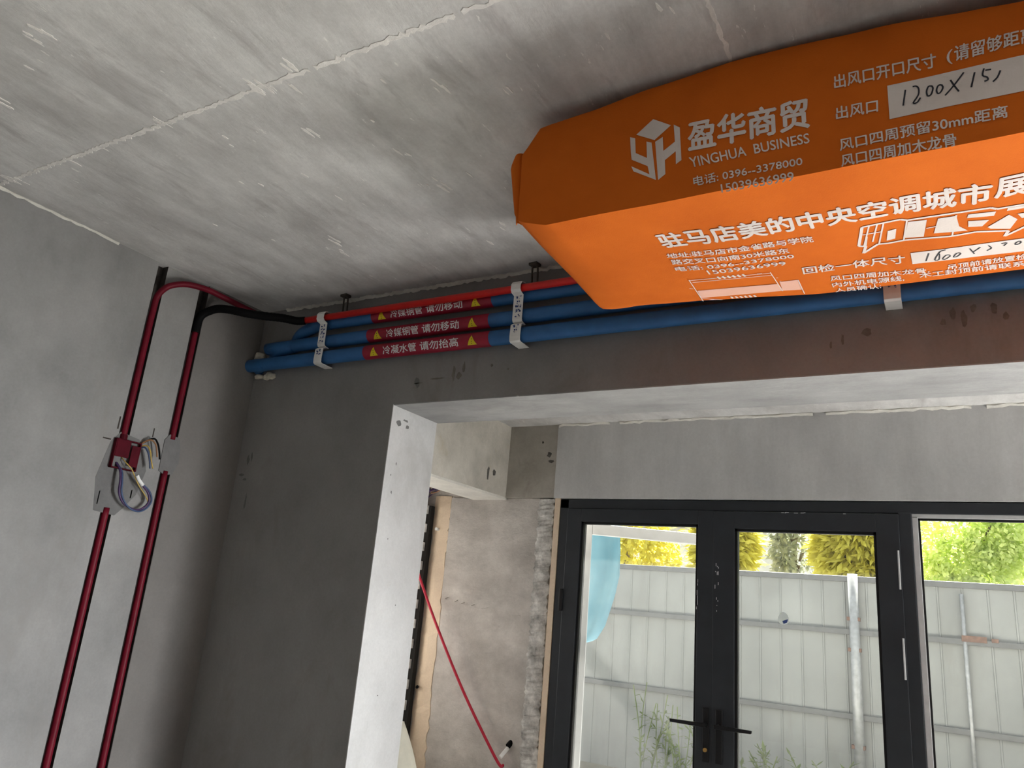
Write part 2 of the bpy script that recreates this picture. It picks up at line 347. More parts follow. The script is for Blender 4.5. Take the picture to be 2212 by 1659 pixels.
# the bay behind the opening
struct('ceiling_bay', B(-3.3, 4.3, YB, 4.5, BZ, BZ+.5), 'ceiling', 'low concrete ceiling of the bay behind the opening', 'ceiling')
struct('wall_bay_left', prism(bmesh.new(), [(3.0, 0), (4.3, 0), (4.3, BZ), (3.9, BZ), (3.9, .85), (3.22, .85), (3.22, 2.1), (3.9, 2.1), (3.9, BZ), (3.0, BZ)], 'x', -3.3, -3.02), 'bay_wall', 'left end wall of the bay with a small window opening', 'wall')
struct('wall_bay_back', prism(bmesh.new(), [(-3.02, 0), (-2.0, 0), (-2.0, 2.178), (4.3, 2.178), (4.3, BZ), (-3.02, BZ)], 'y', YD+.035, YD+.30), 'bay_wall',
       'rough grey mortar wall beside the glazed door', 'wall')
struct('trim_3', B(-2.045, 4.0, YD-.012, YD+.036, 2.176, BZ), 'plaster', 'smooth grey plastered beam face above the glazed doors', 'beam face')
struct('trim_4', B(-2.385, -2.043, YD-.002, YD+.036, 2.18, BZ), 'dark_beam', 'raw dark concrete beam end left of the plastered face', 'beam end')
struct('beam', B(-2.63, -2.383, YB+.0, YD+.036, 2.181, BZ), 'beam', 'stained raw concrete side beam inside the bay', 'beam')
struct('trim_5', B(-2.632, -2.386, YB, YD+.034, 2.166, 2.1815), 'pale', 'pale mortar bed under the side beam', 'mortar bed')
def ragged_strip(x0, x1, y0, y1, z0, z1, n, ra, seed, bulge=.006):
    rr = random.Random(seed); bm = bmesh.new(); prev = None
    for i in range(n+1):
        z = z0+(z1-z0)*i/n; a = x0+rr.uniform(-ra, ra); b = x1+rr.uniform(-ra, ra)
        row = [bm.verts.new(p) for p in ((a, y1, z), (a+.003, y0, z), ((a+b)/2, y0-rr.uniform(0, bulge), z), (b-.003, y0, z), (b, y1, z))]
        if prev:
            for j in range(4): bm.faces.new((prev[j], prev[j+1], row[j+1], row[j]))
        prev = row
    return bm
struct('trim_6', ragged_strip(-2.93, -2.80, YD+.030, YD+.04, 0, 2.19, 60, .010, 3), 'tan', 'tan band of painted sunlight up the left of the mortar wall', 'painted light band')  # tan colour stands for warm sunlight falling on this band
struct('trim_7', ragged_strip(-2.155, -2.045, YD+.004, YD+.04, 0, 2.172, 160, .008, 4, .018), 'rough', 'rough stony render strip beside the door frame', 'render strip')
rr = random.Random(41); low = [(-2.155-.645*i/26, 1.475+.085*i/26+rr.uniform(-.012, .012)) for i in range(27)]
struct('trim_21', prism(bmesh.new(), low+[(-2.80, 2.178), (-2.155, 2.178)], 'y', YD+.024, YD+.036), 'bay_wall', 'upper mortar coat ending in a ragged ledge', 'mortar coat')
struct('trim_8', B(-2.038, -2.004, YD-.004, YD+.05, 0, 2.176), 'tan', 'tan wooden batten along the left of the door frame', 'batten')
struct('trim_20', B(XL-.03, XL+.0015, s3+.001, YW+.01, 0, CZ), 'dark_strip', 'darker brownish strip between the right chase and the corner', 'render')  # thin panel giving this strip of wall a darker brownish tone
# mortar ridges where shutter boards met, and pale lines along the ceiling edges
struct('trim_9', strip_line(bmesh.new(), ((XL, 1.307, CZ), (1.6, 1.315, CZ)), .015, .008, .0022, (0, 0, -1), 420, 11, .025), 'seam', 'long ragged mortar seam across the ceiling', 'mortar seam')
struct('trim_10', strip_line(bmesh.new(), ((-.446, .6, CZ), (-.446, 2.7, CZ)), .010, .005, .0022, (0, 0, -1), 150, 12, .02), 'seam', 'short mortar seam above the orange bag', 'mortar seam')
struct('trim_11', strip_line(bmesh.new(), ((XL+.003, -.2, CZ-.004), (XL+.003, 1.86, CZ-.004)), .010, .004, .005, (.7, 0, -.7), 70, 13, 0), 'pale', 'pale plaster line between left wall and ceiling', 'plaster line')
struct('trim_12', strip_line(bmesh.new(), ((-3.2, YW-.003, CZ-.006), (1.5, YW-.003, CZ-.006)), .016, .006, .008, (0, -.7, -.7), 300, 14, .02), 'pale', 'ragged pale plaster line between back wall and ceiling', 'plaster line')
struct('trim_13', strip_line(bmesh.new(), ((-2.04, YD-.014, BZ-.004), (1.6, YD-.014, BZ-.004)), .014, .010, .010, (0, -.7, -.7), 120, 15), 'pale', 'ragged pale plaster line above the plastered beam face', 'plaster line')
bm = bmesh.new(); rr = random.Random(77)
for (x, y, k) in [(-2.283, 0.846, 3), (-2.235, 0.857, 3), (-2.293, 0.869, 2), (-2.448, 0.915, 2), (-2.715, 0.998, 3), (-1.402, 1.44, 2), (-1.276, 1.529, 3), (-1.281, 1.562, 2), (-1.594, 1.797, 3), (-1.593, 2.029, 4), (-1.599, 1.992, 2), (-2.047, 1.779, 2), (-2.039, 1.939, 2), (-2.321, 2.223, 4), (-2.362, 2.33, 4), (-2.588, 2.101, 2), (-2.75, 1.925, 2), (-2.158, 1.453, 2), (-2.15, 1.477, 2), (-1.839, 1.568, 3), (-1.598, 1.574, 2), (-1.14, 1.477, 2), (-1.098, 1.648, 2), (-1.465, 1.994, 2), (-1.634, 1.995, 2), (-1.531, 2.382, 3), (-1.651, 2.469, 3), (-0.704, 1.526, 2), (-0.556, 1.509, 3), (-1.1, 1.652, 2), (-2.269, 1.726, 2), (-2.327, 1.685, 2), (-1.717, 1.375, 3), (-1.834, 1.3, 4), (-1.783, 1.31, 4), (-2.28, 1.298, 3), (-1.646, 1.266, 3), (-1.642, 1.29, 3), (-2.665, 1.312, 2), (-3.262, 1.306, 4), (-3.229, 1.334, 3), (-2.844, 1.321, 3)]:
    for _ in range(k-1):                                        # flakes and drag marks of pale mortar, drawn out along the shuttering
        l = rr.uniform(.010, .030)*(k/2.6); w = rr.uniform(.003, .0065)*(k/2.4); cx_, cy_ = x+rr.uniform(-.02, .02), y+rr.uniform(-.03, .03); n = 10
        prism(bm, [(cx_+w*math.cos(2*PI*q/n)*rr.uniform(.4, 1.3)+.12*l*math.sin(2*PI*q/n), cy_+l*math.sin(2*PI*q/n)*rr.uniform(.6, 1.2)) for q in range(n)], 'z', CZ-rr.uniform(.0008, .0026), CZ+.0005)
link('mortar_fleck', bm, 'seam', bpy.data.objects['ceiling'])
def patch(name, pts, x, label):
    bm = bmesh.new(); prism(bm, pts, 'x', XL-.046, x); return struct(name, bm, 'patch', label, 'mortar patch')
patch('trim_14', [(2.045, 1.80), (2.15, 1.79), (2.185, 1.83), (2.235, 1.90), (2.26, 2.02), (2.235, 2.10), (2.19, 2.16), (2.09, 2.175), (2.05, 2.12), (2.02, 1.95)], XL+.0008, 'grey mortar patch around the red junction box')
patch('trim_15', [(2.325, 2.035), (2.36, 2.02), (2.402, 2.03), (2.425, 2.09), (2.42, 2.16), (2.402, 2.215), (2.345, 2.222), (2.322, 2.19)], XL+.0035, 'grey mortar patch over the right chase')
# brick teeth in the slot by the tan band; a black box paints its shade
bm = bmesh.new(); box(bm, -3.0, -2.925, 4.0, 4.04, 0, 2.12)
struct('trim_16', bm, 'void', 'black strip standing for the shade in the joint behind the jamb', 'open joint')
bm = bmesh.new()
for i in range(18): box(bm, -3.0, -2.942, 3.985, 4.02, .06+i*.118, .115+i*.118)
struct('trim_17', bm, 'rough', 'brick ends toothing out of the dark joint', 'brick toothing', bevel=.004)

# ---------------------------------------------------------------- glazed doors and side window
FT, FB = 2.172, 0.02
def frame_bar(bm, x0, x1, z0, z1, y0, y1): return box(bm, x0, x1, y0, y1, z0, z1)
bm = bmesh.new()
frame_bar(bm, -2.002, -1.945, 0, FT, YD, YD+.09); frame_bar(bm, -2.002, 3.6, FT-.055, FT, YD, YD+.09)
frame_bar(bm, -.222, -.165, 0, FT-.05, YD-.006, YD+.09); frame_bar(bm, 1.5, 1.56, 0, FT-.05, YD, YD+.09); frame_bar(bm, 3.54, 3.6, 0, FT-.05, YD, YD+.09); frame_bar(bm, -2.002, 3.6, 0, .03, YD, YD+.09)
struct('trim_18', bm, 'anthracite', 'anthracite outer frame around the doors and side window', 'door frame', bevel=.004)
def leaf(name, x0, x1, gx0, gx1, gz1, top, label, glass, hinge_left):
    y0, y1 = YD-.012, YD+.05; bm = bmesh.new()
    for a, b in ((x0, gx0), (gx1, x1)): box(bm, a, b, y0, y1, .03, top)
    box(bm, gx0-.001, gx1+.001, y0, y1, gz1, top); box(bm, gx0-.001, gx1+.001, y0, y1, .03, .14)
    d = thing(name, ((x0+x1)/2, YD, 0), label, 'door'); d['kind'] = 'structure'
    link('door_sash', bm, 'anthracite', d, bevel=.003)
    bm = bmesh.new(); w = .012
    box(bm, gx0, gx0+w, y0+.012, y1-.004, .14, gz1); box(bm, gx1-w, gx1, y0+.012, y1-.004, .14, gz1); box(bm, gx0, gx1, y0+.012, y1-.004, gz1-w, gz1); box(bm, gx0, gx1, y0+.012, y1-.004, .14, .14+w)
    link('gasket', bm, 'gasket', d)
    link('glass_pane', B(gx0+.002, gx1-.002, YD+.018, YD+.024, .142, gz1-.002), glass, d)
    return d
dl = leaf('door_1', -1.947, -1.0925, -1.858, -1.176, 2.043, 2.117, 'glazed door leaf with dusty pane and lever nearest the mortar wall', 'glass_dusty', True)
dr = leaf('door_2', -1.0935, -.219, -.984, -.319, 2.026, 2.113, 'glazed door leaf with clear pane between the other leaf and the side window', 'glass', False)
def handle(d, px, dirn, key):
    zc = 1.067; bm = bmesh.new(); y = YD-.012
    prism(bm, [(px-.017, zc-.17), (px+.017, zc-.17), (px+.017, zc+.075), (px-.017, zc+.075)], 'y', y-.009, y)
    h = link('handle_plate', bm, 'black_metal', d, bevel=.004)
    bm = bmesh.new(); tube(bm, [(px, y-.005, zc), (px, y-.05, zc)], .009, 12)
    prism(bm, [(px-dirn*.012, zc-.010), (px+dirn*.165, zc-.008), (px+dirn*.168, zc+.008), (px-dirn*.012, zc+.010)], 'y', y-.060, y-.044)
    link('lever', bm, 'black_metal', h, bevel=.003)
    if key:
        link('lock_cylinder', T([(px, y-.02, zc-.115), (px, y-.007, zc-.115)], .0095, 14), 'brass', h)
handle(dl, -1.120, -1, True); handle(dr, -1.056, 1, False)
for z in (1.60, .55):
    bm = T([(-1.955, YD-.016, z-.06), (-1.955, YD-.016, z+.06)], .012, 10); link('hinge', bm, 'black_metal', dl)
for z in (1.855, 1.465):
    bm = T([(-.2285, YD-.02, z-.088), (-.2285, YD-.02, z+.088)], .0045, 8); link('hinge_strip', bm, 'silver', dr)
# a torn protective sticker left on the clear pane
bm = prism(bmesh.new(), [(-.752+.026*math.cos(a)*(1-.25*math.sin(a)), 1.598+.030*math.sin(a)) for a in [2*PI*k/18 for k in range(18)]], 'y', YD+.0165, YD+.018)
st = link('sticker', bm, 'sticker', dr)
bm = prism(bmesh.new(), [(-.752, 1.572), (-.736, 1.578), (-.730, 1.595), (-.742, 1.592), (-.757, 1.584)], 'y', YD+.0155, YD+.0166)
link('sticker_print', bm, M['blue_ink'], st)
# scratches where the coating is chipped
bm = bmesh.new(); rr = random.Random(5)
for i in range(26):
    if i < 12: x, z, w, h = -1.086+rr.uniform(.002, .02), rr.uniform(1.6, 1.85), .003, rr.uniform(.004, .02)
    elif i < 20: x, z, w, h = rr.uniform(-.75, -.45), 2.112-rr.uniform(0, .004), rr.uniform(.006, .025), .003
    else: x, z, w, h = rr.uniform(-1.178, -1.172), rr.uniform(1.6, 1.75), .002, rr.uniform(.01, .03)
    box(bm, x, x+w, YD-.0128, YD-.0118, z, z+h)
link('chipped_paint', bm, 'silver', dr)
wn = thing('window_1', (.65, YD, 0), 'fixed side window right of the double doors', 'window'); wn['kind'] = 'structure'
bm = bmesh.new(); box(bm, -.165, -.140, YD+.004, YD+.05, .03, 2.105); box(bm, -.165, 1.5, YD+.004, YD+.05, 2.098, 2.118)
link('glazing_bead', bm, 'silver', wn, bevel=.002)
bm = bmesh.new(); box(bm, -.140, -.132, YD+.016, YD+.05, .03, 2.100); box(bm, -.14, 1.5, YD+.016, YD+.05, 2.090, 2.099); link('gasket', bm, 'gasket', wn)
link('glass_pane', B(-.139, 1.5, YD+.03, YD+.036, .03, 2.099), 'glass', wn)
wn2 = thing('window_2', (2.5, YD, 0), 'further side window of the bay', 'window'); wn2['kind'] = 'structure'
link('glass_pane', B(1.56, 3.54, YD+.03, YD+.036, .03, FT-.055), 'glass', wn2)

# ---------------------------------------------------------------- marks on the walls
def smear(pts, r, seed):
    bm = bmesh.new(); rr = random.Random(seed)
    for (x, z, w, h) in pts:
        n = 9; P = [(x+w*math.cos(2*PI*k/n)*rr.uniform(.5, 1.1), z+h*math.sin(2*PI*k/n)*rr.uniform(.5, 1.1)) for k in range(n)]
        prism(bm, P, 'y', r-.0008, r+.0005)
    return bm
wb = bpy.data.objects['wall_back']
link('smudge_mark', smear([(-2.0+.0, 2.575, .012, .045), (-1.97, 2.56, .02, .025), (-1.945, 2.60, .008, .03), (-1.79, 2.597, .009, .010), (-1.70, 2.572, .006, .006), (-2.10, 2.555, .05, .005), (-2.2, 2.54, .03, .004)], YW, 1), 'faint', wb)
link('smudge_mark', smear([(-3.30, 2.185, .012, .03), (-3.275, 2.20, .010, .028), (-3.33, 2.10, .02, .008), (-3.30, 2.075, .018, .008), (-3.262, 1.95, .007, .06)], YW, 2), 'patch', wb)
link('smudge_mark', smear([(.02+x*.03, 2.60+z, .011, .016+.01*(x % 3)) for x, z in ((0, 0), (1, .03), (2, .01), (3, .04), (5, .03), (6, 0))]+[(-.30, 2.57, .006, .03), (-.34, 2.55, .006, .02), (-.22, 2.59, .02, .02)], YW, 3), 'faint', wb)
link('smudge_mark', smear([(-2.21, 2.545, .02, .03)], YW, 4), 'patch', wb)
be = bpy.data.objects['beam']
bm = bmesh.new()
for pts in ([(3.78, 2.25), (3.795, 2.25), (3.80, 2.32), (3.79, 2.33), (3.775, 2.31)], [(3.845, 2.285), (3.87, 2.29), (3.875, 2.315), (3.85, 2.325), (3.838, 2.31)]): prism(bm, pts, 'x', -2.3835, -2.3825)
link('pen_mark', bm, 'soot', be)
j = bpy.data.objects['trim_1']
bm = bmesh.new(); rr = random.Random(9)
for (y, z, a, b) in ((2.85, 2.36, .025, .02), (2.92, 2.355, .02, .012), (2.90, 2.385, .03, .008), (2.86, 2.02, .006, .010), (2.87, 2.16, .005, .009), (2.84, 2.10, .004, .006), (2.88, 1.80, .004, .004), (3.0, 1.5, .004, .006), (2.95, 1.1, .005, .005)):
    prism(bm, [(y+a*math.cos(2*PI*k/8)*rr.uniform(.5, 1.1), z+b*math.sin(2*PI*k/8)*rr.uniform(.5, 1.1)) for k in range(8)], 'x', -2.3392, -2.3386)
link('scuff_mark', bm, 'patch', j)
db = bpy.data.objects['trim_4']
link('bolt_hole', smear([(-2.15, 2.52, .008, .010), (-2.085, 2.40, .022, .012), (-2.10, 2.44, .02, .02)], YD-.002, 6), 'soot', db)

# ================================================================ PIPES ON THE BACK WALL
def pipe(name, path, r, label, lab=None, words=None, y=None, z=None, tilt=.30):
    o = thing(name, (path[-1][0], path[-1][1], path[-1][2]), label, 'pipe', 'blue insulated pipes along the back wall')
    link('insulation_sleeve', T(path, r, 28), 'blue_wrap', o, smooth=True)
    if lab:
        x0, x1 = lab; R = r+.0012
        def surf(k):
            def fn(x, s): a = s/r; return Vector((x, y-math.cos(a+tilt)*(R+k), z-math.sin(a+tilt)*(R+k)))
            return fn
        bm = bmesh.new(); n = 26; f = surf(0); prev = None
        for i in range(n+1):
            a = -1.75*r+3.5*r*i/n; row = [bm.verts.new(f(x, a)) for x in (x0, x1)]
            if prev: bm.faces.new((prev[0], prev[1], row[1], row[0]))
            prev = row
        lb = link('label_band', bm, 'label_red', o, smooth=True); tag(lb, 'crimson label with white writing and yellow warning triangles')
        w = x1-x0; s = surf(.0006); hh = .021
        for a, b, t in ((.175, .45, words[0]), (.483, .778, words[1])):
            bm = bmesh.new(); bold_text(bm, t, lambda u, v, a=a, b=b: s(x0+w*(a+(b-a)*u), -hh+2*hh*v), .014, (0, -.95, -.3), 0.0, 0, 2)
            link('lettering', bm, 'label_white', lb)
        for c in (.095, .878):
            bm = bmesh.new(); f1 = surf(.0006); f2 = surf(.0012); cx = x0+w*c; q = .027
            rows = [[f1(cx+(-1 if e == 0 else 1)*q*.95*k/6, -.024+.046*k/6) for e in (0, 1)] for k in range(7)]; prev = None
            for rw in rows:
                vv = [bm.verts.new(p) for p in rw]
                if prev: bm.faces.new((prev[0], prev[1], vv[1], vv[0])).material_index = 0
                prev = vv
            for (a0, a1, b0, b1) in ((-.0016, .0016, -.008, .008), (-.0018, .0018, .0125, .0165)):
                bm.faces.new([bm.verts.new(f2(cx+p, q_)) for p, q_ in ((a0, b0), (a1, b0), (a1, b1), (a0, b1))]).material_index = 1
            link('warning_triangle', bm, ['label_yellow', 'label_black'], lb)
    return o
PY = 2.752
pipe('insulated_pipe', smooth_path([(-3.125, 2.835, 2.838), (-3.08, 2.795, 2.858), (-3.01, PY+.014, 2.882), (-2.91, PY+.003, 2.900), (-2.80, PY, 2.906), (-2.6, PY, 2.906), (1.3, PY, 2.906)]), .033,
     'topmost blue insulated pipe, directly under the bright red conduit', (-2.505, -1.785), ('冷媒铜管', '请勿移动'), PY, 2.906)
pipe('insulated_pipe', smooth_path([(-3.285, 2.84, 2.752), (-3.235, 2.797, 2.770), (-3.16, PY+.012, 2.788), (-3.05, PY+.002, 2.798), (-2.9, PY, 2.802), (1.3, PY, 2.802)]), .034,
     'middle blue insulated pipe of the three stacked on the back wall', (-2.515, -1.79), ('冷媒铜管', '请勿移动'), PY, 2.802)
pipe('insulated_pipe', smooth_path([(-3.338, 2.85, 2.700), (-3.335, 2.79, 2.703), (-3.315, 2.760, 2.706), (-3.25, 2.748, 2.709), (-3.1, 2.748, 2.711), (1.3, 2.748, 2.711)]), .0355,
     'lowest and longest blue insulated pipe on the back wall', (-2.52, -1.775), ('冷凝水管', '请勿抬高'), 2.748, 2.711)
o = link('conduit', T([(-2.99, 2.699, 2.919), (1.3, 2.699, 2.919)], .0175, 20), 'bright_red', smooth=True)
tag(o, 'bright red straight conduit running above the blue pipes', 'conduit')
# ---- white clamps holding the pipes
def clamp(x, label, marks):
    t = thing('pipe_clamp', (x, YW, 2.8), label, 'clamp', 'white clamps holding the blue pipes')
    w = .027
    def strip(pts, a, b):
        bm = bmesh.new(); prev = None
        for i, p in enumerate(pts):
            row = [bm.verts.new((a, p[0], p[1])), bm.verts.new((b, p[0], p[1]))]
            if prev: bm.faces.new((prev[0], prev[1], row[1], row[0]))
            prev = row
        return bm
    up = [(YW, 2.948), (2.70, 2.946), (2.684, 2.942), (2.676, 2.930), (2.676, 2.906), (2.684, 2.896), (2.708, 2.890), (2.711, 2.775), (2.716, 2.766), (2.737, 2.762), (2.745, 2.758)]
    lo = [(2.745, 2.757), (2.716, 2.752), (2.706, 2.745), (2.704, 2.690), (2.706, 2.672), (2.714, 2.668), (YW, 2.667)]
    for nm, pts, q in (('upper_bracket', up, .002), ('lower_bracket', lo, 0)):
        o = link(nm, strip(pts, x-w+q, x+w-q), 'white_plastic', t)
        md = o.modifiers.new('thick', 'SOLIDIFY'); md.thickness = .004; md.offset = 1
        mb = o.modifiers.new('bevel', 'BEVEL'); mb.width = .0015; mb.segments = 2
        if marks:
            rr = random.Random(int(x*100)); bm = bmesh.new()
            rows = [(2.875-.022*i) for i in range(5)] if nm == 'upper_bracket' else [2.735, 2.715]
            for zc in rows:
                for xx in (-.008, .009):
                    for _ in range(4):
                        a = x+xx+rr.uniform(-.005, .004); z = zc+rr.uniform(-.007, .007); ln = rr.uniform(.003, .007)
                        yf = 2.7035 if nm == 'upper_bracket' else 2.6985
                        box(bm, a, a+(ln if rr.random() < .5 else .0014), yf-.0006, yf+.004, z, z+(.0014 if rr.random() < .5 else ln))
            link('printed_marks', bm, 'blue_ink', o)
    link('screw', T([(x+w+.008, YW, 2.935), (x+w+.008, 2.755, 2.935)], .009, 10), 'foam', t)
clamp(-2.812, 'white clamp around the pipes near the left corner, left of the crimson labels', True)
clamp(-1.628, 'white clamp around the pipes between the crimson labels and the orange bag', True)
clamp(-.127, 'white clamp of which only the lower end shows under the orange bag', True)
# ---- dark hangers between ceiling and conduit
def hanger(x, label):
    t = thing('pipe_hanger', (x, 2.735, CZ), label, 'hanger', 'dark steel hangers over the pipes')
    link('hook', T(smooth_path([(x-.014, 2.745, 2.93), (x-.014, 2.738, 3.02), (x-.010, 2.733, 3.035), (x, 2.731, 3.040), (x+.010, 2.733, 3.035), (x+.014, 2.738, 3.02), (x+.014, 2.745, 2.93)], 6), .0045, 8), 'steel_dark', t, smooth=True)
    link('ceiling_plate', prism(bmesh.new(), [(x-.024, 2.715), (x+.02, 2.712), (x+.024, 2.75), (x-.018, 2.754)], 'z', 3.036, CZ), 'steel_dark', t, bevel=.003)
hanger(-2.712, 'dark steel hanger under the ceiling beside the left clamp')
hanger(-1.573, 'dark steel hanger under the ceiling at the orange bag\'s lower left')
# ---- expanding foam around the wall hole
bm = bmesh.new(); blob(bm, (-3.338, 2.775, 2.770), (.034, .03, .028), 1, 3, .18); o = link('sealing_foam', bm, 'foam', smooth=True); tag(o, 'cream sealing foam lump above the end of the lowest blue pipe', 'foam')
bm = bmesh.new(); blob(bm, (-3.235, 2.780, 2.652), (.030, .022, .019), 2, 3, .3); blob(bm, (-3.262, 2.783, 2.647), (.02, .018, .014), 8, 3, .3); o = link('sealing_foam', bm, 'foam', smooth=True); tag(o, 'knobbly cream sealing foam lump under the lowest blue pipe', 'foam')
bm = bmesh.new(); blob(bm, (-3.325, 2.783, 2.655), (.034, .02, .013), 3, 3, .15); o = link('sealing_foam', bm, 'foam', smooth=True); tag(o, 'flat cream sealing foam sliver in the corner under the pipe end', 'foam')

# ================================================================ CONDUITS AND BOX ON THE LEFT WALL
cx = XL-.004; cr = .0155
def ribs(i): return cr*(1+.035*(i % 2))
def straight(a, b, n=60): a, b = Vector(a), Vector(b); return [a.lerp(b, i/n) for i in range(n+1)]
p = [(cx, 2.108, 2.13+k*.03) for k in range(21)]
tail = smooth_path([(cx, 2.108, 2.735), (cx+.003, 2.108, 2.80), (cx+.012, 2.108, 2.875), (-3.335, 2.125, 2.925), (-3.32, 2.165, 2.955), (-3.31, 2.215, 2.976), (-3.303, 2.28, 2.988), (-3.30, 2.35, 2.994), (-3.295, 2.43, 2.990), (-3.285, 2.52, 2.983), (-3.272, 2.60, 2.976), (-3.258, 2.66, 2.970)], 6)
o = link('conduit', T(p+tail[1:], cr, 14), 'red_pvc', smooth=True); tag(o, 'dark red conduit arching from the junction box to the ceiling corner', 'conduit')
o = link('conduit', T(straight((cx, 2.107, 0), (cx, 2.107, 1.82)), cr, 14, rf=ribs), 'red_pvc', smooth=True); tag(o, 'dark red conduit going down from under the junction box', 'conduit')
o = link('conduit', T(straight((cx, 2.364, 2.20), (cx, 2.366, 2.79), 20), cr, 14), 'red_pvc', smooth=True); tag(o, 'short dark red conduit between the mortar patch and the black sleeve', 'conduit')
o = link('conduit', T(straight((cx, 2.364, 0), (cx, 2.364, 2.04)), cr, 14, rf=ribs), 'red_pvc', smooth=True); tag(o, 'dark red conduit rising from the floor in the right chase', 'conduit')
blk = smooth_path([(cx, 2.366, 2.775), (cx, 2.368, 2.835), (cx+.012, 2.374, 2.875), (-3.335, 2.392, 2.902), (-3.29, 2.41, 2.916), (-3.23, 2.44, 2.914), (-3.16, 2.49, 2.905), (-3.09, 2.55, 2.904), (-3.03, 2.62, 2.912), (-2.985, 2.675, 2.912), (-2.945, 2.698, 2.917)], 10)
bk = link('flexible_conduit', T(blk, .021, 16, rf=lambda i: .0215*(1+.05*(i % 2))), 'black_rubber', smooth=True)
tag(bk, 'black flexible sleeve joining the right conduit to the bright red one', 'conduit')
# ---- junction box
jb = thing('junction_box', (XL, 2.13, 2.0), 'open red junction box with loose wires on the left wall', 'junction box')
bm = bmesh.new(); y0, y1, z0, z1, d, t = 2.066, 2.196, 2.002, 2.142, .03, .006
box(bm, XL-.04, XL-.034, y0, y1, z0, z1); box(bm, XL-.04, XL+d-.008, y0, y0+t, z0, z1); box(bm, XL-.04, XL+d-.008, y1-t, y1, z0, z1); box(bm, XL-.04, XL+d-.008, y0, y1, z0, z0+t); box(bm, XL-.04, XL+d-.008, y0, y1, z1-t, z1)
link('box_shell', bm, 'box_red', jb, bevel=.002)
bm = B(XL+d-.012, XL+d-.006, y0+.004, y0+.075, z0+.055, z1-.004); link('cover_flap', bm, 'box_red', jb, bevel=.002)
bm = B(XL+d-.014, XL+d-.009, y1-.045, y1-.004, z0+.02, z1-.02); link('cover_flap', bm, 'box_red', jb, bevel=.002)
link('collar', T([(cx, 2.108, 2.125), (cx, 2.108, 2.165)], .020, 16), 'box_red', jb)
x = XL+.03
link('wire', T(smooth_path([(XL+.0, 2.10, 2.03), (x, 2.110, 1.995), (x+.012, 2.115, 1.95), (x+.012, 2.122, 1.895), (x+.01, 2.15, 1.855), (x+.01, 2.19, 1.833), (x+.008, 2.23, 1.828), (x+.008, 2.262, 1.842), (x+.01, 2.283, 1.875), (x+.012, 2.268, 1.915), (x+.012, 2.228, 1.948)], 8), .0052, 10), 'purple_wire', jb, smooth=True)
link('wire', T(smooth_path([(XL+.0, 2.105, 2.03), (x+.004, 2.118, 1.99), (x+.016, 2.123, 1.945), (x+.018, 2.131, 1.895), (x+.016, 2.16, 1.852), (x+.016, 2.20, 1.826), (x+.014, 2.245, 1.824), (x+.014, 2.280, 1.848), (x+.014, 2.293, 1.885), (x+.014, 2.27, 1.925), (x+.014, 2.226, 1.951)], 8), .0042, 10), 'blue_wire', jb, smooth=True)
link('wire', T(smooth_path([(XL, 2.12, 2.06), (x, 2.13, 2.035), (x+.008, 2.160, 2.01), (x+.010, 2.19, 1.97), (x+.010, 2.215, 1.94), (x+.008, 2.25, 1.91), (x+.006, 2.275, 1.885), (x+.004, 2.285, 1.86), (x+.004, 2.26, 1.845)], 8), .0026, 8), 'yellow_wire', jb, smooth=True)
tape = T(smooth_path([(x+.014, 2.231, 1.946), (x+.016, 2.205, 1.965), (x+.018, 2.188, 1.985)], 4), .0085, 10); link('tape_wrap', tape, 'white_plastic', jb, smooth=True)
for mat, pts, r in (('blue_wire', [(XL, 2.19, 2.11), (x, 2.205, 2.125), (x+.014, 2.222, 2.10), (x+.014, 2.240, 2.06), (x+.012, 2.250, 2.03)], .004),
                    ('yellow_wire', [(XL, 2.19, 2.12), (x+.002, 2.212, 2.135), (x+.018, 2.228, 2.11), (x+.018, 2.240, 2.075), (x+.016, 2.262, 2.032)], .0034),
                    ('brown_wire', [(XL, 2.19, 2.13), (x+.002, 2.222, 2.165), (x+.016, 2.248, 2.150), (x+.018, 2.262, 2.115), (x+.018, 2.270, 2.09)], .004),
                    ('black_rubber', [(XL, 2.2, 2.14), (x+.002, 2.24, 2.175), (x+.012, 2.262, 2.155), (x+.016, 2.278, 2.115), (x+.016, 2.288, 2.082)], .0046)):
    link('wire', T(smooth_path(pts, 6), r, 8), mat, jb, smooth=True)
wl = bpy.data.objects['wall_left']
bm = bmesh.new()
for y, z, w, h in ((2.07, 2.215, .0035, .03), (2.255, 2.21, .003, .022), (2.03, 2.13, .02, .003), (2.055, 1.86, .0025, .03), (2.21, 1.9, .003, .02)): box(bm, XL-.001, XL+.0008, y-w, y+w, z-h, z+h)
link('pencil_mark', bm, 'chase', wl)

# ================================================================ THINGS IN THE BAY
o = link('cable_conduit', T(smooth_path([(-2.975, 3.93, 1.79), (-2.93, 3.94, 1.70), (-2.80, 3.955, 1.465), (-2.66, 3.97, 1.235), (-2.53, 3.985, 1.035), (-2.40, 3.995, .86), (-2.275, 4.005, .703), (-2.255, 4.03, .69)], 8), .0085, 10), 'bright_red', smooth=True)
o.data.materials[0] = plain('rose_red_cable', (.50, .02, .05, 1), .4)
tag(o, 'thin red cable hanging slack across the mortar wall', 'cable')
t = thing('pipe_stub', (-2.245, YD+.04, .76), 'small white pipe stub poking out of the mortar wall by the red cable', 'pipe')
link('stub', T([(-2.24, YD+.05, .795), (-2.262, YD-.02, .735)], .011, 12), 'white_plastic', t); link('stub_cap', T([(-2.232, YD+.05, .815), (-2.241, YD+.02, .79)], .0155, 12), 'black_rubber', t)
o = link('wall_plug', T([(-2.885, YD+.05, 1.975), (-2.885, YD+.005, 1.975)], .010, 10), 'white_plastic'); tag(o, 'small white wall plug near the top of the tan band', 'wall plug')
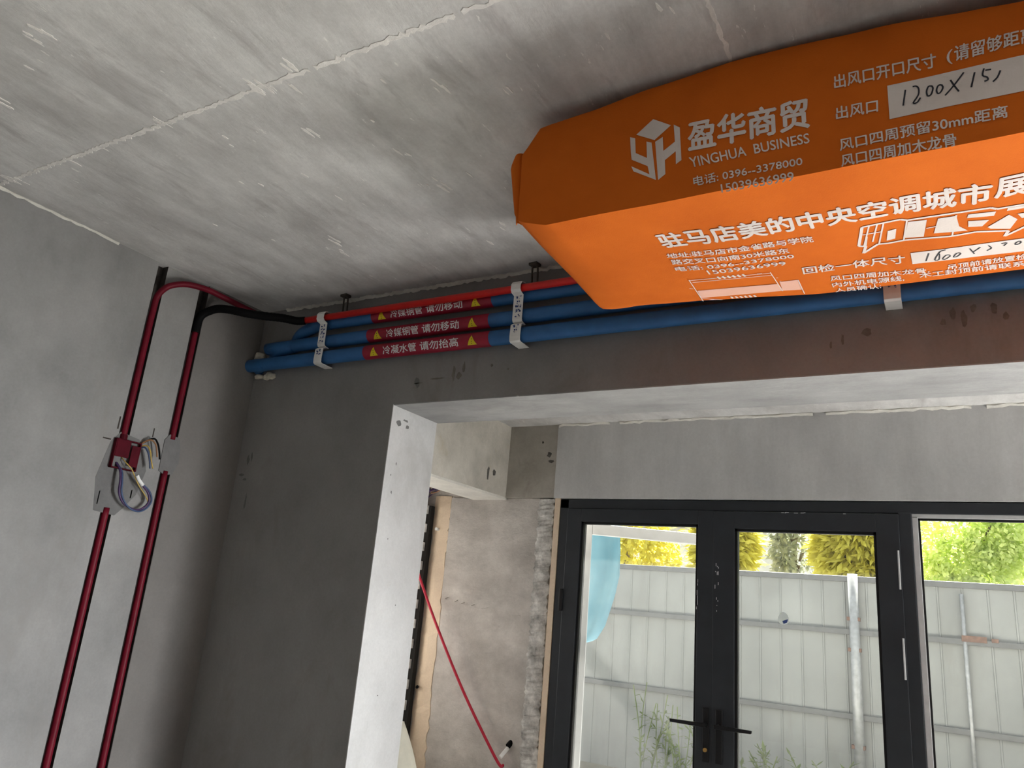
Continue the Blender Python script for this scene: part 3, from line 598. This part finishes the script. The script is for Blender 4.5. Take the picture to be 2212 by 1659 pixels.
o = link('wall_plug', T([(-2.925, YD+.05, 1.02), (-2.885, YD-.01, 1.022)], .009, 10), 'black_rubber'); tag(o, 'small black wall plug halfway down the tan band', 'wall plug')
wr = thing('wire_bundle', (-2.92, YD, 2.2), 'tangle of purple wires under the side beam', 'wires')
rr = random.Random(21)
for k in range(5):
    c = Vector((-2.90, 3.86, 2.205)); pts = [(-3.0, YD+.03, 2.17+.012*k)]+[c+Vector((rr.uniform(-.03, .13), rr.uniform(-.02, .02), rr.uniform(-.045, .045))) for _ in range(5)]+[(-3.0, YD+.02, 2.15+.01*k)]
    link('wire', T(smooth_path(pts, 6), .0036, 6), 'purple_wire' if k < 4 else 'brown_wire', wr, smooth=True)
# cream sack leaning in the bay behind the jamb
bm = bmesh.new(); n = 22; rows = []
for i in range(n+1):
    v = i/n; z = .90*v; hw = .31*(1-v**2.4*.80); hd = .19*(1-v**3*.6); row = []
    for k in range(28):
        a = 2*PI*k/28; s = 1+.03*math.sin(5*a+6*v)+.02*math.sin(9*a-4*v)
        row.append(bm.verts.new((-2.72+.06*v+hw*math.cos(a)*s, 3.50+hd*math.sin(a)*s, z)))
    rows.append(row)
for a, b in zip(rows, rows[1:]):
    for k in range(28): bm.faces.new((a[k], a[(k+1) % 28], b[(k+1) % 28], b[k]))
bm.faces.new(rows[0][::-1]); bm.faces.new(rows[-1])
o = link('sack', bm, 'cream_cloth', smooth=True); tag(o, 'cream sack standing on the floor just behind the pale jamb', 'sack')

# ================================================================ ORANGE BAG AROUND THE CEILING UNIT
def lerp_tab(t, x):
    if x <= t[0][0]: return t[0][1]
    for (a, p), (b, q) in zip(t, t[1:]):
        if x <= b:
            k = (x-a)/(b-a); k = k*k*(3-2*k)*.5+k*.5; return p+(q-p)*k
    return t[-1][1]
ZT = [(-1.13, 2.88), (-1.09, 2.925), (-1.03, 2.990), (-.87, 3.000), (-.66, 3.022), (-.44, 3.038), (-.31, 3.033), (-.08, 3.021), (.13, 2.996), (.23, 2.985), (.9, 2.985)]
YF_ = [(-1.13, 2.50), (-1.06, 2.492), (-.97, 2.478), (-.76, 2.50), (-.6, 2.525), (-.33, 2.570), (.24, 2.566), (.9, 2.56)]
def fy(x, z):                                                      # front cloth face
    v = (z-2.65)/.39
    return 1.78-.025*v+.0028*math.sin(5.1*x+3*v)*math.sin(PI*min(1, max(0, v)))+.0012*math.sin(17*x-9*v)
def bz(x, y):                                                      # underside
    v = min(1, max(0, (y-1.78)/.72))
    return 2.65+.0040*math.sin(7*x+4*v)*math.sin(PI*v)+.0014*math.sin(19*x+6*v)*math.sin(PI*v)-.004*math.sin(PI*v)
bag = thing('air_conditioner', (-.15, 2.15, CZ), 'ceiling air conditioner wrapped in a printed orange fabric bag', 'air conditioner')
def ring(x, lift=0.0, inset=0.0, drop=0.0, xf=None):
    """closed section of the bag at x, in order: front bottom to front top, top, back, underside"""
    zt = lerp_tab(ZT, x)-drop; yb = lerp_tab(YF_, x)-inset; P = []
    X = (lambda y, z: x) if xf is None else xf
    def add(y, z): P.append((X(y, z), y, z))
    nf, nt, nb, nu = 24, 10, 12, 30
    for i in range(nf+1):
        z = 2.65+lift+(zt-.012-2.65-lift)*i/nf; add(fy(x, z)+inset, z)
    yt = fy(x, zt)+inset
    add(yt+.004, zt-.003); 
    for i in range(nt+1): add(yt+.014+(yb-.03-yt-.014)*i/nt, zt)
    for i in range(nb+1): add(yb-.012*(i/nb == 0), zt-.012+(2.65+lift*.22+.012-zt+.012)*i/nb)
    for i in range(1, nu):
        y = yb-.010+(1.784+inset-yb+.010)*i/nu; add(y, bz(x, y)+lift*(1-.78*min(1, max(0, (y-1.8)/.6))))
    return P
secs = []
xs = [-1.0+i*.02 for i in range(96)]
sec = [ring(-1.112, .075, .05, .03), ring(-1.108, .05, .024, .012), ring(-1.100, .036, .006, .0), ring(-1.078, .024, .002), ring(-1.035, .010)]+[ring(x) for x in xs]
bm = bmesh.new(); R_ = [[bm.verts.new(p) for p in s] for s in sec]; n = len(R_[0])
for a, b in zip(R_, R_[1:]):
    for k in range(n): bm.faces.new((a[k], a[(k+1) % n], b[(k+1) % n], b[k]))
for e in (R_[0], R_[-1]):
    c = bm.verts.new(sum((v.co for v in e), Vector())/n)
    for k in range(n): bm.faces.new((e[k], e[(k+1) % n], c))
o = link('fabric_bag', bm, 'orange_bag', bag, smooth=True)
try: o.data.set_sharp_from_angle(angle=math.radians(38))
except Exception: pass
# folded flap at the left end
bm = bmesh.new(); rows = []
for i in range(19):
    v = i/18; z = 2.925-.235*v; wd = .038*(1-.80*v)*min(1, .45+4*v)*(1 if v < .85 else .6); xl = -1.112-wd; row = []
    for k in range(9):
        a = PI*k/8; row.append(bm.verts.new((-1.112-wd*.5-(wd*.5+.004)*math.cos(a), 1.795+.02*v-.016*math.sin(a)*(1-.3*v)+.004*k/8, z+.012*(k/8-.5)*(1-v))))
    rows.append(row)
for a, b in zip(rows, rows[1:]):
    for k in range(8): bm.faces.new((a[k], a[k+1], b[k+1], b[k]))
fo = link('folded_flap', bm, 'orange_bag', bag, smooth=True)
md = fo.modifiers.new('thick', 'SOLIDIFY'); md.thickness = .002
EPS = .0016
def FS(k=1): return lambda x, z: Vector((x, fy(x, z)-EPS*k, z))
def US(k=1): return lambda x, y: Vector((x, y, bz(x, y)-EPS*k))
FRONT_TEXT=[
('盈华商贸',[(-0.5614, 2.8729), (-0.2499, 2.8646), (-0.2476, 2.7769), (-0.5602, 2.7846)],0.028),
('YINGHUA  BUSINESS',[(-0.5602, 2.7659), (-0.2499, 2.7608), (-0.2484, 2.7336), (-0.5533, 2.7351)],0.018),
('电话: 0396--3378000',[(-0.5492, 2.7069), (-0.2684, 2.7014), (-0.2675, 2.6758), (-0.5465, 2.6779)],0.018),
('15039636999',[(-0.474, 2.6666), (-0.2909, 2.6636), (-0.2891, 2.6387), (-0.4715, 2.6426)],0.018),
('出风口开口尺寸',[(-0.1852, 2.9093), (0.0412, 2.9026), (0.041, 2.8647), (-0.1843, 2.8698)],0.018),
('(',[(0.0647, 2.9023), (0.0768, 2.9012), (0.0741, 2.8629), (0.0621, 2.8639)],0.01),
('请留够距离',[(0.0806, 2.9087), (0.2403, 2.9059), (0.2381, 2.869), (0.0788, 2.8667)],0.018),
('出风口',[(-0.184, 2.8176), (-0.0888, 2.8155), (-0.0899, 2.7804), (-0.1837, 2.7822)],0.018),
('风口四周预留30mm距离',[(-0.1803, 2.7275), (0.1717, 2.7263), (0.1705, 2.6944), (-0.1785, 2.694)],0.018),
('风口四周加木龙骨',[(-0.1777, 2.6827), (0.067, 2.6814), (0.0678, 2.6482), (-0.1769, 2.6504)],0.018),
]
UNDER_TEXT=[
('驻马店美的中央空调城市',[(-0.719, 1.9503), (0.1422, 1.9731), (0.1408, 2.0717), (-0.7154, 2.0383)],0.028),
('展厅',[(0.1515, 1.9634), (0.2903, 1.9483), (0.2985, 2.0555), (0.1505, 2.0559)],0.028),
('地址:驻马店市金雀路与学院',[(-0.7243, 2.0773), (-0.2975, 2.1005), (-0.2967, 2.1403), (-0.7291, 2.108)],0.018),
('路交叉口向南30米路东',[(-0.7245, 2.1192), (-0.3731, 2.1537), (-0.3736, 2.1899), (-0.7278, 2.1547)],0.018),
('电话: 0396--3378000',[(-0.729, 2.1713), (-0.3666, 2.1984), (-0.3657, 2.2306), (-0.731, 2.2039)],0.018),
('15039636999',[(-0.6375, 2.2213), (-0.3984, 2.2448), (-0.3973, 2.2728), (-0.6363, 2.2518)],0.018),
('回检一体尺寸',[(-0.3579, 2.3077), (-0.0702, 2.3219), (-0.0703, 2.3756), (-0.3611, 2.3609)],0.016),
('风口四周加木龙骨,',[(-0.2885, 2.4058), (-0.0105, 2.4315), (-0.0088, 2.4709), (-0.2906, 2.4459)],0.016),
('吊顶前请放置检',[(0.0409, 2.4283), (0.2399, 2.4167), (0.2437, 2.4584), (0.0419, 2.4659)],0.016),
('内外机电源线,',[(-0.2907, 2.4592), (-0.08, 2.4694), (-0.0809, 2.5133), (-0.2908, 2.497)],0.016),
('木工封顶前请联系',[(-0.038, 2.4648), (0.2365, 2.4708), (0.2401, 2.5103), (-0.0368, 2.5071)],0.016),
('人员确认:',[(-0.2891, 2.5095), (-0.1504, 2.5097), (-0.1506, 2.5516), (-0.288, 2.5396)],0.016),
]
LOGO=[
[(-0.7142, 2.8758), (-0.6639, 2.9128), (-0.611, 2.8783), (-0.6588, 2.844)],
[(-0.7329, 2.8726), (-0.7176, 2.8659), (-0.715, 2.8176), (-0.7271, 2.7996), (-0.7303, 2.826)],
[(-0.715, 2.8176), (-0.6804, 2.7932), (-0.6783, 2.7675), (-0.7271, 2.7996)],
[(-0.6828, 2.8459), (-0.6674, 2.8383), (-0.6541, 2.7204), (-0.6728, 2.7413), (-0.6783, 2.7675), (-0.6804, 2.7932)],
[(-0.7277, 2.7789), (-0.6728, 2.7413), (-0.6541, 2.7204), (-0.7212, 2.7618)],
[(-0.6566, 2.8379), (-0.6343, 2.8475), (-0.6322, 2.8031), (-0.6278, 2.7739), (-0.6267, 2.7322), (-0.6477, 2.719)],
[(-0.6322, 2.8031), (-0.5989, 2.8235), (-0.5967, 2.7935), (-0.6278, 2.7739)],
[(-0.6029, 2.878), (-0.5852, 2.8641), (-0.5808, 2.7637), (-0.5966, 2.7549), (-0.5967, 2.7935), (-0.5989, 2.8235)],
]
LABEL1=[
[(-0.0658, 2.8459), (0.2701, 2.8393), (0.2622, 2.7519), (-0.0657, 2.7527)],
]
LABEL2=[
[(-0.0535, 2.3122), (0.3112, 2.3095), (0.3193, 2.4009), (-0.0522, 2.3906)],
]
INK1=[
[(-0.0275, 2.8227), (-0.0345, 2.781)],
[(-0.0118, 2.8269), (-0.0043, 2.8261), (0.0004, 2.8174), (-0.0013, 2.8005), (-0.0131, 2.7822), (-0.0048, 2.7813), (0.0027, 2.7921)],
[(0.0283, 2.8164), (0.0211, 2.8171), (0.0163, 2.8041), (0.0184, 2.7919), (0.0253, 2.7943), (0.03, 2.8087), (0.0279, 2.8171)],
[(0.0476, 2.8135), (0.0414, 2.8133), (0.0371, 2.8023), (0.0391, 2.7922), (0.0452, 2.7942), (0.0504, 2.8055), (0.0477, 2.8141)],
[(0.0668, 2.8206), (0.0742, 2.8013), (0.0817, 2.7849)],
[(0.0948, 2.8321), (0.0733, 2.8044), (0.0533, 2.7824)],
[(0.1162, 2.8255), (0.1067, 2.7888)],
[(0.1348, 2.8296), (0.1309, 2.8125), (0.1387, 2.8059), (0.1402, 2.7984), (0.1331, 2.7964)],
[(0.1369, 2.8241), (0.1483, 2.8228)],
[(0.1658, 2.8149), (0.159, 2.7997), (0.1494, 2.7906)],
]
INK2=[
[(-0.0063, 2.3261), (-0.0152, 2.3782)],
[(0.0372, 2.3172), (0.0244, 2.3218), (0.0159, 2.3434), (0.0079, 2.3787), (0.0186, 2.3793), (0.0205, 2.342), (0.016, 2.3373)],
[(0.0481, 2.3582), (0.0377, 2.3545), (0.028, 2.3794), (0.0373, 2.3815), (0.0492, 2.3617)],
[(0.0746, 2.3522), (0.0654, 2.3501), (0.0561, 2.3736), (0.0653, 2.375), (0.0757, 2.3557)],
[(0.0975, 2.3301), (0.1092, 2.3709)],
[(0.1238, 2.3307), (0.1041, 2.3598)],
[(0.1424, 2.3256), (0.1506, 2.3464), (0.1399, 2.3606)],
[(0.1739, 2.3254), (0.1868, 2.3243), (0.1799, 2.3423)],
[(0.2208, 2.3254), (0.2124, 2.3251), (0.2067, 2.3404), (0.2154, 2.3424), (0.2221, 2.3287)],
]
BANNER=[
[(-0.1842, 2.2208), (-0.1637, 2.1023), (-0.0668, 2.0981), (-0.0517, 2.1089), (0.1424, 2.1027), (0.157, 2.1142), (0.2356, 2.1111), (0.2426, 2.2204), (0.1799, 2.2803), (0.1874, 2.249), (0.1106, 2.2281), (0.054, 2.2349), (-0.0634, 2.2258), (-0.1083, 2.2326), (-0.1334, 2.2285), (-0.1765, 2.2747), (-0.1664, 2.2309)],
]
BANNER_FILL=[
[(-0.0496, 2.1193), (-0.0044, 2.1224), (-0.0156, 2.2179), (-0.0632, 2.212)],
[(0.0224, 2.1232), (0.065, 2.1209), (0.0711, 2.1808), (0.0914, 2.2124), (0.0581, 2.2098), (0.01, 2.2051)],
[(0.0922, 2.1215), (0.155, 2.1264), (0.1509, 2.1488), (0.0898, 2.1408)],
[(0.0924, 2.1585), (0.1405, 2.1681), (0.1252, 2.1993), (0.0926, 2.1921)],
[(0.1651, 2.1786), (0.1846, 2.1556), (0.2051, 2.1877), (0.1906, 2.2386), (0.1456, 2.2217), (0.1378, 2.2091)],
[(0.1807, 2.1186), (0.236, 2.117), (0.2368, 2.1299), (0.1789, 2.1326)],
[(0.2036, 2.1569), (0.2386, 2.1585), (0.2402, 2.1829), (0.2145, 2.1852)],
[(-0.1026, 2.1551), (-0.0806, 2.15), (-0.0872, 2.2087), (-0.1097, 2.2144)],
]
BANNER_LINE=[
[(-0.1459, 2.1024), (-0.1701, 2.2244)],
[(-0.1257, 2.1035), (-0.1458, 2.2082)],
[(-0.1095, 2.1031), (-0.1305, 2.2281)],
[(-0.1672, 2.1514), (-0.1188, 2.1524)],
[(-0.1577, 2.1688), (-0.1664, 2.2309)],
[(-0.0517, 2.1089), (-0.0661, 2.2248)],
[(-0.0073, 2.1708), (0.0214, 2.1654)],
[(0.0651, 2.116), (0.054, 2.2336)],
]
DIAG_FILL=[
[(-0.7114, 2.3755), (-0.4509, 2.4125), (-0.4479, 2.475), (-0.7185, 2.4459)],
[(-0.4427, 2.3977), (-0.384, 2.4005), (-0.3849, 2.4851), (-0.4463, 2.4734)],
]
DIAG_LINE=[
[(-0.7107, 2.2757), (-0.7193, 2.4749)],
[(-0.7118, 2.2795), (-0.4567, 2.3144)],
[(-0.4542, 2.3086), (-0.4463, 2.4734)],
[(-0.384, 2.4005), (-0.3837, 2.5187)],
[(-0.7057, 2.2972), (-0.4512, 2.333)],
[(-0.7185, 2.4459), (-0.6528, 2.4833)],
[(-0.7297, 2.3433), (-0.7188, 2.3507)],
[(-0.6835, 2.2801), (-0.6672, 2.2823)],
[(-0.4953, 2.3043), (-0.4799, 2.3063)],
[(-0.4458, 2.3586), (-0.4396, 2.3608)],
[(-0.4408, 2.3879), (-0.4359, 2.3896)],
[(-0.6951, 2.4694), (-0.6795, 2.4721)],
]
DIAG_TICK=[
[(-0.6175, 2.2788), (-0.6149, 2.3003)],
[(-0.6017, 2.2815), (-0.599, 2.303)],
[(-0.586, 2.2842), (-0.5832, 2.3057)],
[(-0.5703, 2.287), (-0.5674, 2.3084)],
[(-0.5547, 2.2897), (-0.5518, 2.3111)],
[(-0.5392, 2.2924), (-0.5362, 2.3137)],
[(-0.6211, 2.468), (-0.6184, 2.4867)],
[(-0.6058, 2.4707), (-0.6031, 2.4894)],
[(-0.5906, 2.4735), (-0.5878, 2.4921)],
[(-0.5754, 2.4762), (-0.5726, 2.4948)],
[(-0.5603, 2.4789), (-0.5574, 2.4975)],
[(-0.5453, 2.4816), (-0.5423, 2.5002)],
]

for s, q, off in FRONT_TEXT:
    bm = bmesh.new(); bold_text(bm, s, quad_fn(q, FS()), off, (0, -1, 0)); link('printed_line', bm, 'print_white', bag, recalc=False)
bm = bmesh.new()
for p in LOGO: put_poly(bm, p, FS())
fl = link('printed_logo', bm, 'print_white', bag, recalc=False); tag(fl, 'white cube shaped logo printed on the upright face of the bag')
for s, q, off in UNDER_TEXT:
    bm = bmesh.new(); bold_text(bm, s, quad_fn(q, US()), off, (0, 0, -1)); link('printed_line', bm, 'print_white', bag, recalc=False)
bm = bmesh.new()
for i in range(len(BANNER[0])): put_stroke(bm, [BANNER[0][i], BANNER[0][(i+1) % len(BANNER[0])]], .0042, US(), sub=1)
for p in BANNER_FILL: put_poly(bm, p, US())
for p in BANNER_LINE: put_stroke(bm, p, .0022, US(), sub=1)
ul = link('printed_banner', bm, 'print_white', bag, recalc=False); tag(ul, 'white outlined banner printed under the bag')
bm = bmesh.new()
for p in DIAG_LINE: put_stroke(bm, p, .0014, US(2), sub=1)
for a, b in DIAG_TICK: put_stroke(bm, [a, b], .0022, US(), sub=1); put_stroke(bm, [(b[0], a[1]), (b[0]+.004, b[1])], .0016, US(), sub=1)
link('printed_outline', bm, 'print_white', bag, recalc=False)
bm = bmesh.new()
for p in DIAG_FILL: put_poly(bm, p, US(.9))
link('printed_diagram', bm, 'print_pink', bag, recalc=False)
def sheet(bm, q, surf, nu=30, nv=4):
    f = quad_fn(q, surf); g = [[bm.verts.new(f(i/nu, k/nv)) for i in range(nu+1)] for k in range(nv+1)]
    for k in range(nv):
        for i in range(nu): bm.faces.new((g[k][i], g[k][i+1], g[k+1][i+1], g[k+1][i]))
    return bm
a = link('writing_panel', sheet(bmesh.new(), LABEL1[0], FS()), 'print_white', bag, recalc=False); tag(a, 'white printed box with a handwritten size on the upright face')
bm = bmesh.new()
for p in INK1: put_stroke(bm, p, .0019, FS(1.6))
link('handwriting', bm, 'pen', a, recalc=False)
a = link('writing_panel', sheet(bmesh.new(), LABEL2[0], US()), 'print_white', bag, recalc=False); tag(a, 'white printed box with a handwritten size under the bag')
bm = bmesh.new()
for p in INK2: put_stroke(bm, p, .0019, US(1.6))
link('handwriting', bm, 'pen', a, recalc=False)

# ================================================================ OUTSIDE
struct('ground', B(-14, 16, 4.35, 40, -.3, -.05), 'soil', 'bare soil outside the doors', 'ground')
YFN = 8.5
fn = thing('fence', (-1, YFN, 0), 'grey sheet metal hoarding fence outside the doors', 'fence')
bm = bmesh.new(); prev = None; x = -9.0; prof = []
while x < 10:
    prof += [(x, 0), (x+.188, 0), (x+.193, -.010), (x+.200, -.010)]; x += .2055
for px, py in prof:
    row = [bm.verts.new((px, YFN+py, -.05)), bm.verts.new((px, YFN+py, 2.085))]
    if prev: bm.faces.new((prev[0], row[0], row[1], prev[1]))
    prev = row
o = link('sheet_panel', bm, 'fence', fn); md = o.modifiers.new('thick', 'SOLIDIFY'); md.thickness = .004
for z in (1.575, .80): link('rail', B(-9, 10, YFN-.05, YFN-.012, z-.028, z+.024), 'rail', fn, bevel=.004)
link('top_channel', B(-9, 10, YFN-.03, YFN+.03, 2.055, 2.11), 'rail', fn, bevel=.004)
o = link('post', T([(-.905, YFN-.07, -.05), (-.905, YFN-.07, 2.13)], .047, 18), 'post_steel', fn, smooth=True); tag(o, 'shiny round post')
for z in (1.70, 1.41, .54): link('clamp', B(-.97, -.85, YFN-.10, YFN-.02, z-.02, z+.015), 'rust', fn, bevel=.004)
link('pole', T([(.025, YFN-.04, -.05), (.025, YFN-.04, 2.0)], .018, 12), 'post_steel', fn, smooth=True)
o = link('plate', B(0.0, .20, YFN-.06, YFN-.02, 1.575, 1.63), 'rust', fn, bevel=.003); o2 = link('plate', B(.235, .29, YFN-.06, YFN-.02, 1.585, 1.62), 'rust', fn, bevel=.003)
struct('ground_terrace', B(-9, 12, 4.352, 6.3, -.25, -.035), 'paving', 'pale paved strip outside the doors', 'terrace')
# white screen door pushed open beyond the dusty pane
sdn = thing('screen_door', (-2.04, 4.5, 0), 'white framed screen door standing open outside the dusty pane', 'door')
ang = math.radians(36); ux = Vector((math.cos(ang), math.sin(ang), 0)); uy = Vector((-math.sin(ang), math.cos(ang), 0)); o0 = Vector((-2.065, 4.45, 0))
def rot_box(bm, a0, a1, b0, b1, z0, z1):
    vs0 = [bm.verts.new(o0+ux*a+uy*b+Vector((0, 0, z))) for z in (z0, z1) for a, b in ((a0, b0), (a1, b0), (a1, b1), (a0, b1))]
    for f in ((3, 2, 1, 0), (4, 5, 6, 7), (0, 1, 5, 4), (1, 2, 6, 5), (2, 3, 7, 6), (3, 0, 4, 7)): bm.faces.new([vs0[i] for i in f])
    return bm
link('stile', rot_box(bmesh.new(), -.005, .075, -.02, .02, -.03, 2.09), 'screen_paint', sdn, bevel=.006)
link('stile', rot_box(bmesh.new(), .86, .93, -.02, .02, -.03, 2.09), 'screen_paint', sdn, bevel=.006)
link('top_rail', rot_box(bmesh.new(), .075, .86, -.02, .02, 2.02, 2.09), 'screen_paint', sdn, bevel=.006)
link('bottom_rail', rot_box(bmesh.new(), .075, .86, -.02, .02, -.03, .07), 'screen_paint', sdn, bevel=.006)
# blue tarpaulin hanging outside
bm = bmesh.new(); rows = []
edge = [(2.75, -2.05), (2.5, -2.085), (2.16, -2.097), (2.0, -2.088), (1.82, -2.095), (1.70, -2.125), (1.58, -2.165), (1.47, -2.20), (1.38, -2.255), (1.36, -2.29)]
for i in range(28):
    v = i/27*(len(edge)-1); k = min(int(v), len(edge)-2); f = v-k; z = edge[k][0]*(1-f)+edge[k+1][0]*f; xr = edge[k][1]*(1-f)+edge[k+1][1]*f; row = []
    for q in range(15):
        u = q/14; xx = -2.62+(xr+2.62)*u; row.append(bm.verts.new((xx, 5.2+.035*math.sin(9*u+3*z)+.02*math.sin(21*u-5*z), z+.03*math.sin(6*u))))
    rows.append(row)
for a, b in zip(rows, rows[1:]):
    for q in range(14): bm.faces.new((a[q], a[q+1], b[q+1], b[q]))
tp = thing('tarpaulin', (-2.6, 5.25, -.035), 'light blue tarpaulin hanging outside behind the white screen door', 'tarpaulin')
o = link('sheet', bm, 'tarp', tp, smooth=True)
link('pole', T([(-2.66, 5.26, -.05), (-2.66, 5.26, 2.80), (-2.66, 5.24, 2.80)], .022, 10), 'rail', tp); link('pole', T([(-2.70, 5.22, 2.77), (-2.0, 5.22, 2.77)], .015, 10), 'rail', tp)
md = o.modifiers.new('thick', 'SOLIDIFY'); md.thickness = .004
# ---- trees beyond the fence
def leaf_cloud(bm, c, r, n, size, rr, asp=2.2, droop=.3, shell=.55):
    for _ in range(n):
        d = Vector((rr.gauss(0, 1), rr.gauss(0, 1), rr.gauss(0, 1))).normalized(); k = shell+(1-shell)*rr.random()
        k *= 1+.16*math.sin(4*d.x+7*d.z)+.12*math.sin(9*d.y-5*d.z)
        p = Vector((d.x*r[0], d.y*r[1], d.z*r[2]))*k+Vector(c)
        a = (d+Vector((rr.uniform(-.8, .8), rr.uniform(-.8, .8), rr.uniform(-.8, .8)-droop))).normalized()*size*asp*rr.uniform(.6, 1.2)
        b = a.cross(Vector((rr.uniform(-1, 1), rr.uniform(-1, 1), rr.uniform(-1, 1)))).normalized()*size*.5
        bm.faces.new([bm.verts.new(q) for q in (p, p+a*.5+b, p+a, p+a*.5-b)])
def tree(name, x, y, cz, r, n, size, mat, label, asp=2.2, trunk=.07, droop=.3, lumps=5, seed=0):
    rr = random.Random(seed); t = thing(name, (x, y, -.05), label, 'tree', 'trees beyond the fence')
    bm = bmesh.new(); tube(bm, smooth_path([(x, y, -.1), (x+.05, y, cz*.4), (x-.04, y+.03, cz*.8), (x, y, cz+r[2]*.5)], 5), trunk, 10, rf=lambda i: trunk*(1-.035*i))
    for k in range(6):
        a = rr.uniform(0, 2*PI); z0 = cz-r[2]*.7+k*r[2]*.22
        tube(bm, [(x, y, z0), (x+math.cos(a)*r[0]*.4, y+math.sin(a)*r[1]*.4, z0+.3), (x+math.cos(a)*r[0]*.75, y+math.sin(a)*r[1]*.75, z0+.45)], trunk*.3, 6)
    link('trunk', bm, 'bark', t, smooth=True)
    bm = bmesh.new(); leaf_cloud(bm, (x, y, cz), r, n, size, rr, asp, droop)
    for k in range(lumps):
        a = rr.uniform(0, 2*PI); e = rr.uniform(-.6, .6)
        leaf_cloud(bm, (x+math.cos(a)*r[0]*.75, y+math.sin(a)*r[1]*.6, cz+e*r[2]), (r[0]*.4, r[1]*.4, r[2]*.36), n//6, size, rr, asp, droop, .4)
    link('crown', bm, mat, t, recalc=False)
tree('conifer_tree', -4.7, 12.0, 2.9, (.85, .7, 1.1), 2000, .07, 'leaf_yellow', 'golden yellow tree above the fence seen through the dusty pane', 2.0, seed=1)
tree('conifer_tree', -2.85, 11.0, 2.75, (.36, .36, .95), 2600, .06, 'leaf_yellow', 'golden yellow conifer seen at the left of the clear pane', 4.0, seed=2)
tree('conifer_tree', -1.12, 11.0, 2.75, (.42, .42, .95), 2800, .06, 'leaf_yellow', 'golden yellow conifer above the shiny fence post', 4.0, seed=3)
tree('broadleaf_tree', -2.1, 12.4, 2.9, (.36, .4, .9), 700, .07, 'leaf_grey', 'thin grey green tree between the two golden conifers', 2.0, .06, seed=4)
tree('broadleaf_tree', .25, 12.2, 2.9, (.85, .7, 1.15), 4600, .055, 'leaf_green', 'light green bushy tree at the left of the side window', 2.0, seed=5)
tree('broadleaf_tree', 2.5, 12.4, 3.0, (.9, .7, 1.3), 4200, .055, 'leaf_green', 'light green bushy tree at the right edge of the side window', 2.0, seed=6)
tree('broadleaf_tree', 1.2, 15.2, 3.4, (1.5, .8, 1.7), 4600, .065, 'leaf_green', 'taller light green tree farther back behind the two bushy ones', 2.0, seed=7)
# pale rendered house behind the trees
hs = thing('house', (-1.5, 22, -.05), 'pale house wall far behind the trees', 'house')
link('wall', B(-9, 6, 22, 26, -.05, 4.2), concrete('pale_house_render', (.62, .60, .57, 1), (.72, .70, .67, 1)), hs)
link('roof', prism(bmesh.new(), [(21.5, 4.2), (26.5, 4.2), (24, 5.4)], 'x', -9.3, 6.3), 'bark', hs)
# ---- weeds in front of the fence
def weed(x, y, h, n, label, seed):
    rr = random.Random(seed); bm = bmesh.new(); t = thing('weed', (x, y, -.05), label, 'weed', 'weeds growing in front of the fence')
    lf = bmesh.new()
    for k in range(n):
        a = rr.uniform(0, 2*PI); l = h*rr.uniform(.6, 1.0); b = Vector((x+rr.uniform(-.18, .18), y+rr.uniform(-.1, .1), -.05)); tp = b+Vector((math.cos(a)*.2, math.sin(a)*.12, l))
        pts = smooth_path([b, b.lerp(tp, .5)+Vector((rr.uniform(-.04, .04), 0, .05)), tp], 4); tube(bm, pts, .005, 5)
        for q in range(16):
            p = pts[2+int((len(pts)-3)*q/16)]; d = Vector((rr.uniform(-1, 1), rr.uniform(-1, 1), rr.uniform(-.2, .7))).normalized()*rr.uniform(.05, .12); s = d.cross(Vector((0, 0, 1))).normalized()*.016
            lf.faces.new([lf.verts.new(v) for v in (p, p+d*.5+s, p+d, p+d*.5-s)])
    link('stems', bm, 'leaf_weed', t); link('leaves', lf, 'leaf_weed', t, recalc=False)
weed(-2.75, 7.9, .98, 9, 'tall pale weed at the fence foot beside the white screen door', 31)
weed(-2.25, 7.6, .85, 9, 'weed at the fence foot in the middle of the dusty pane', 32)
weed(-1.75, 8.05, .55, 8, 'weed at the fence foot behind the left door lever', 33)
weed(-1.2, 8.0, .55, 7, 'weed at the fence foot left of the shiny post', 34)
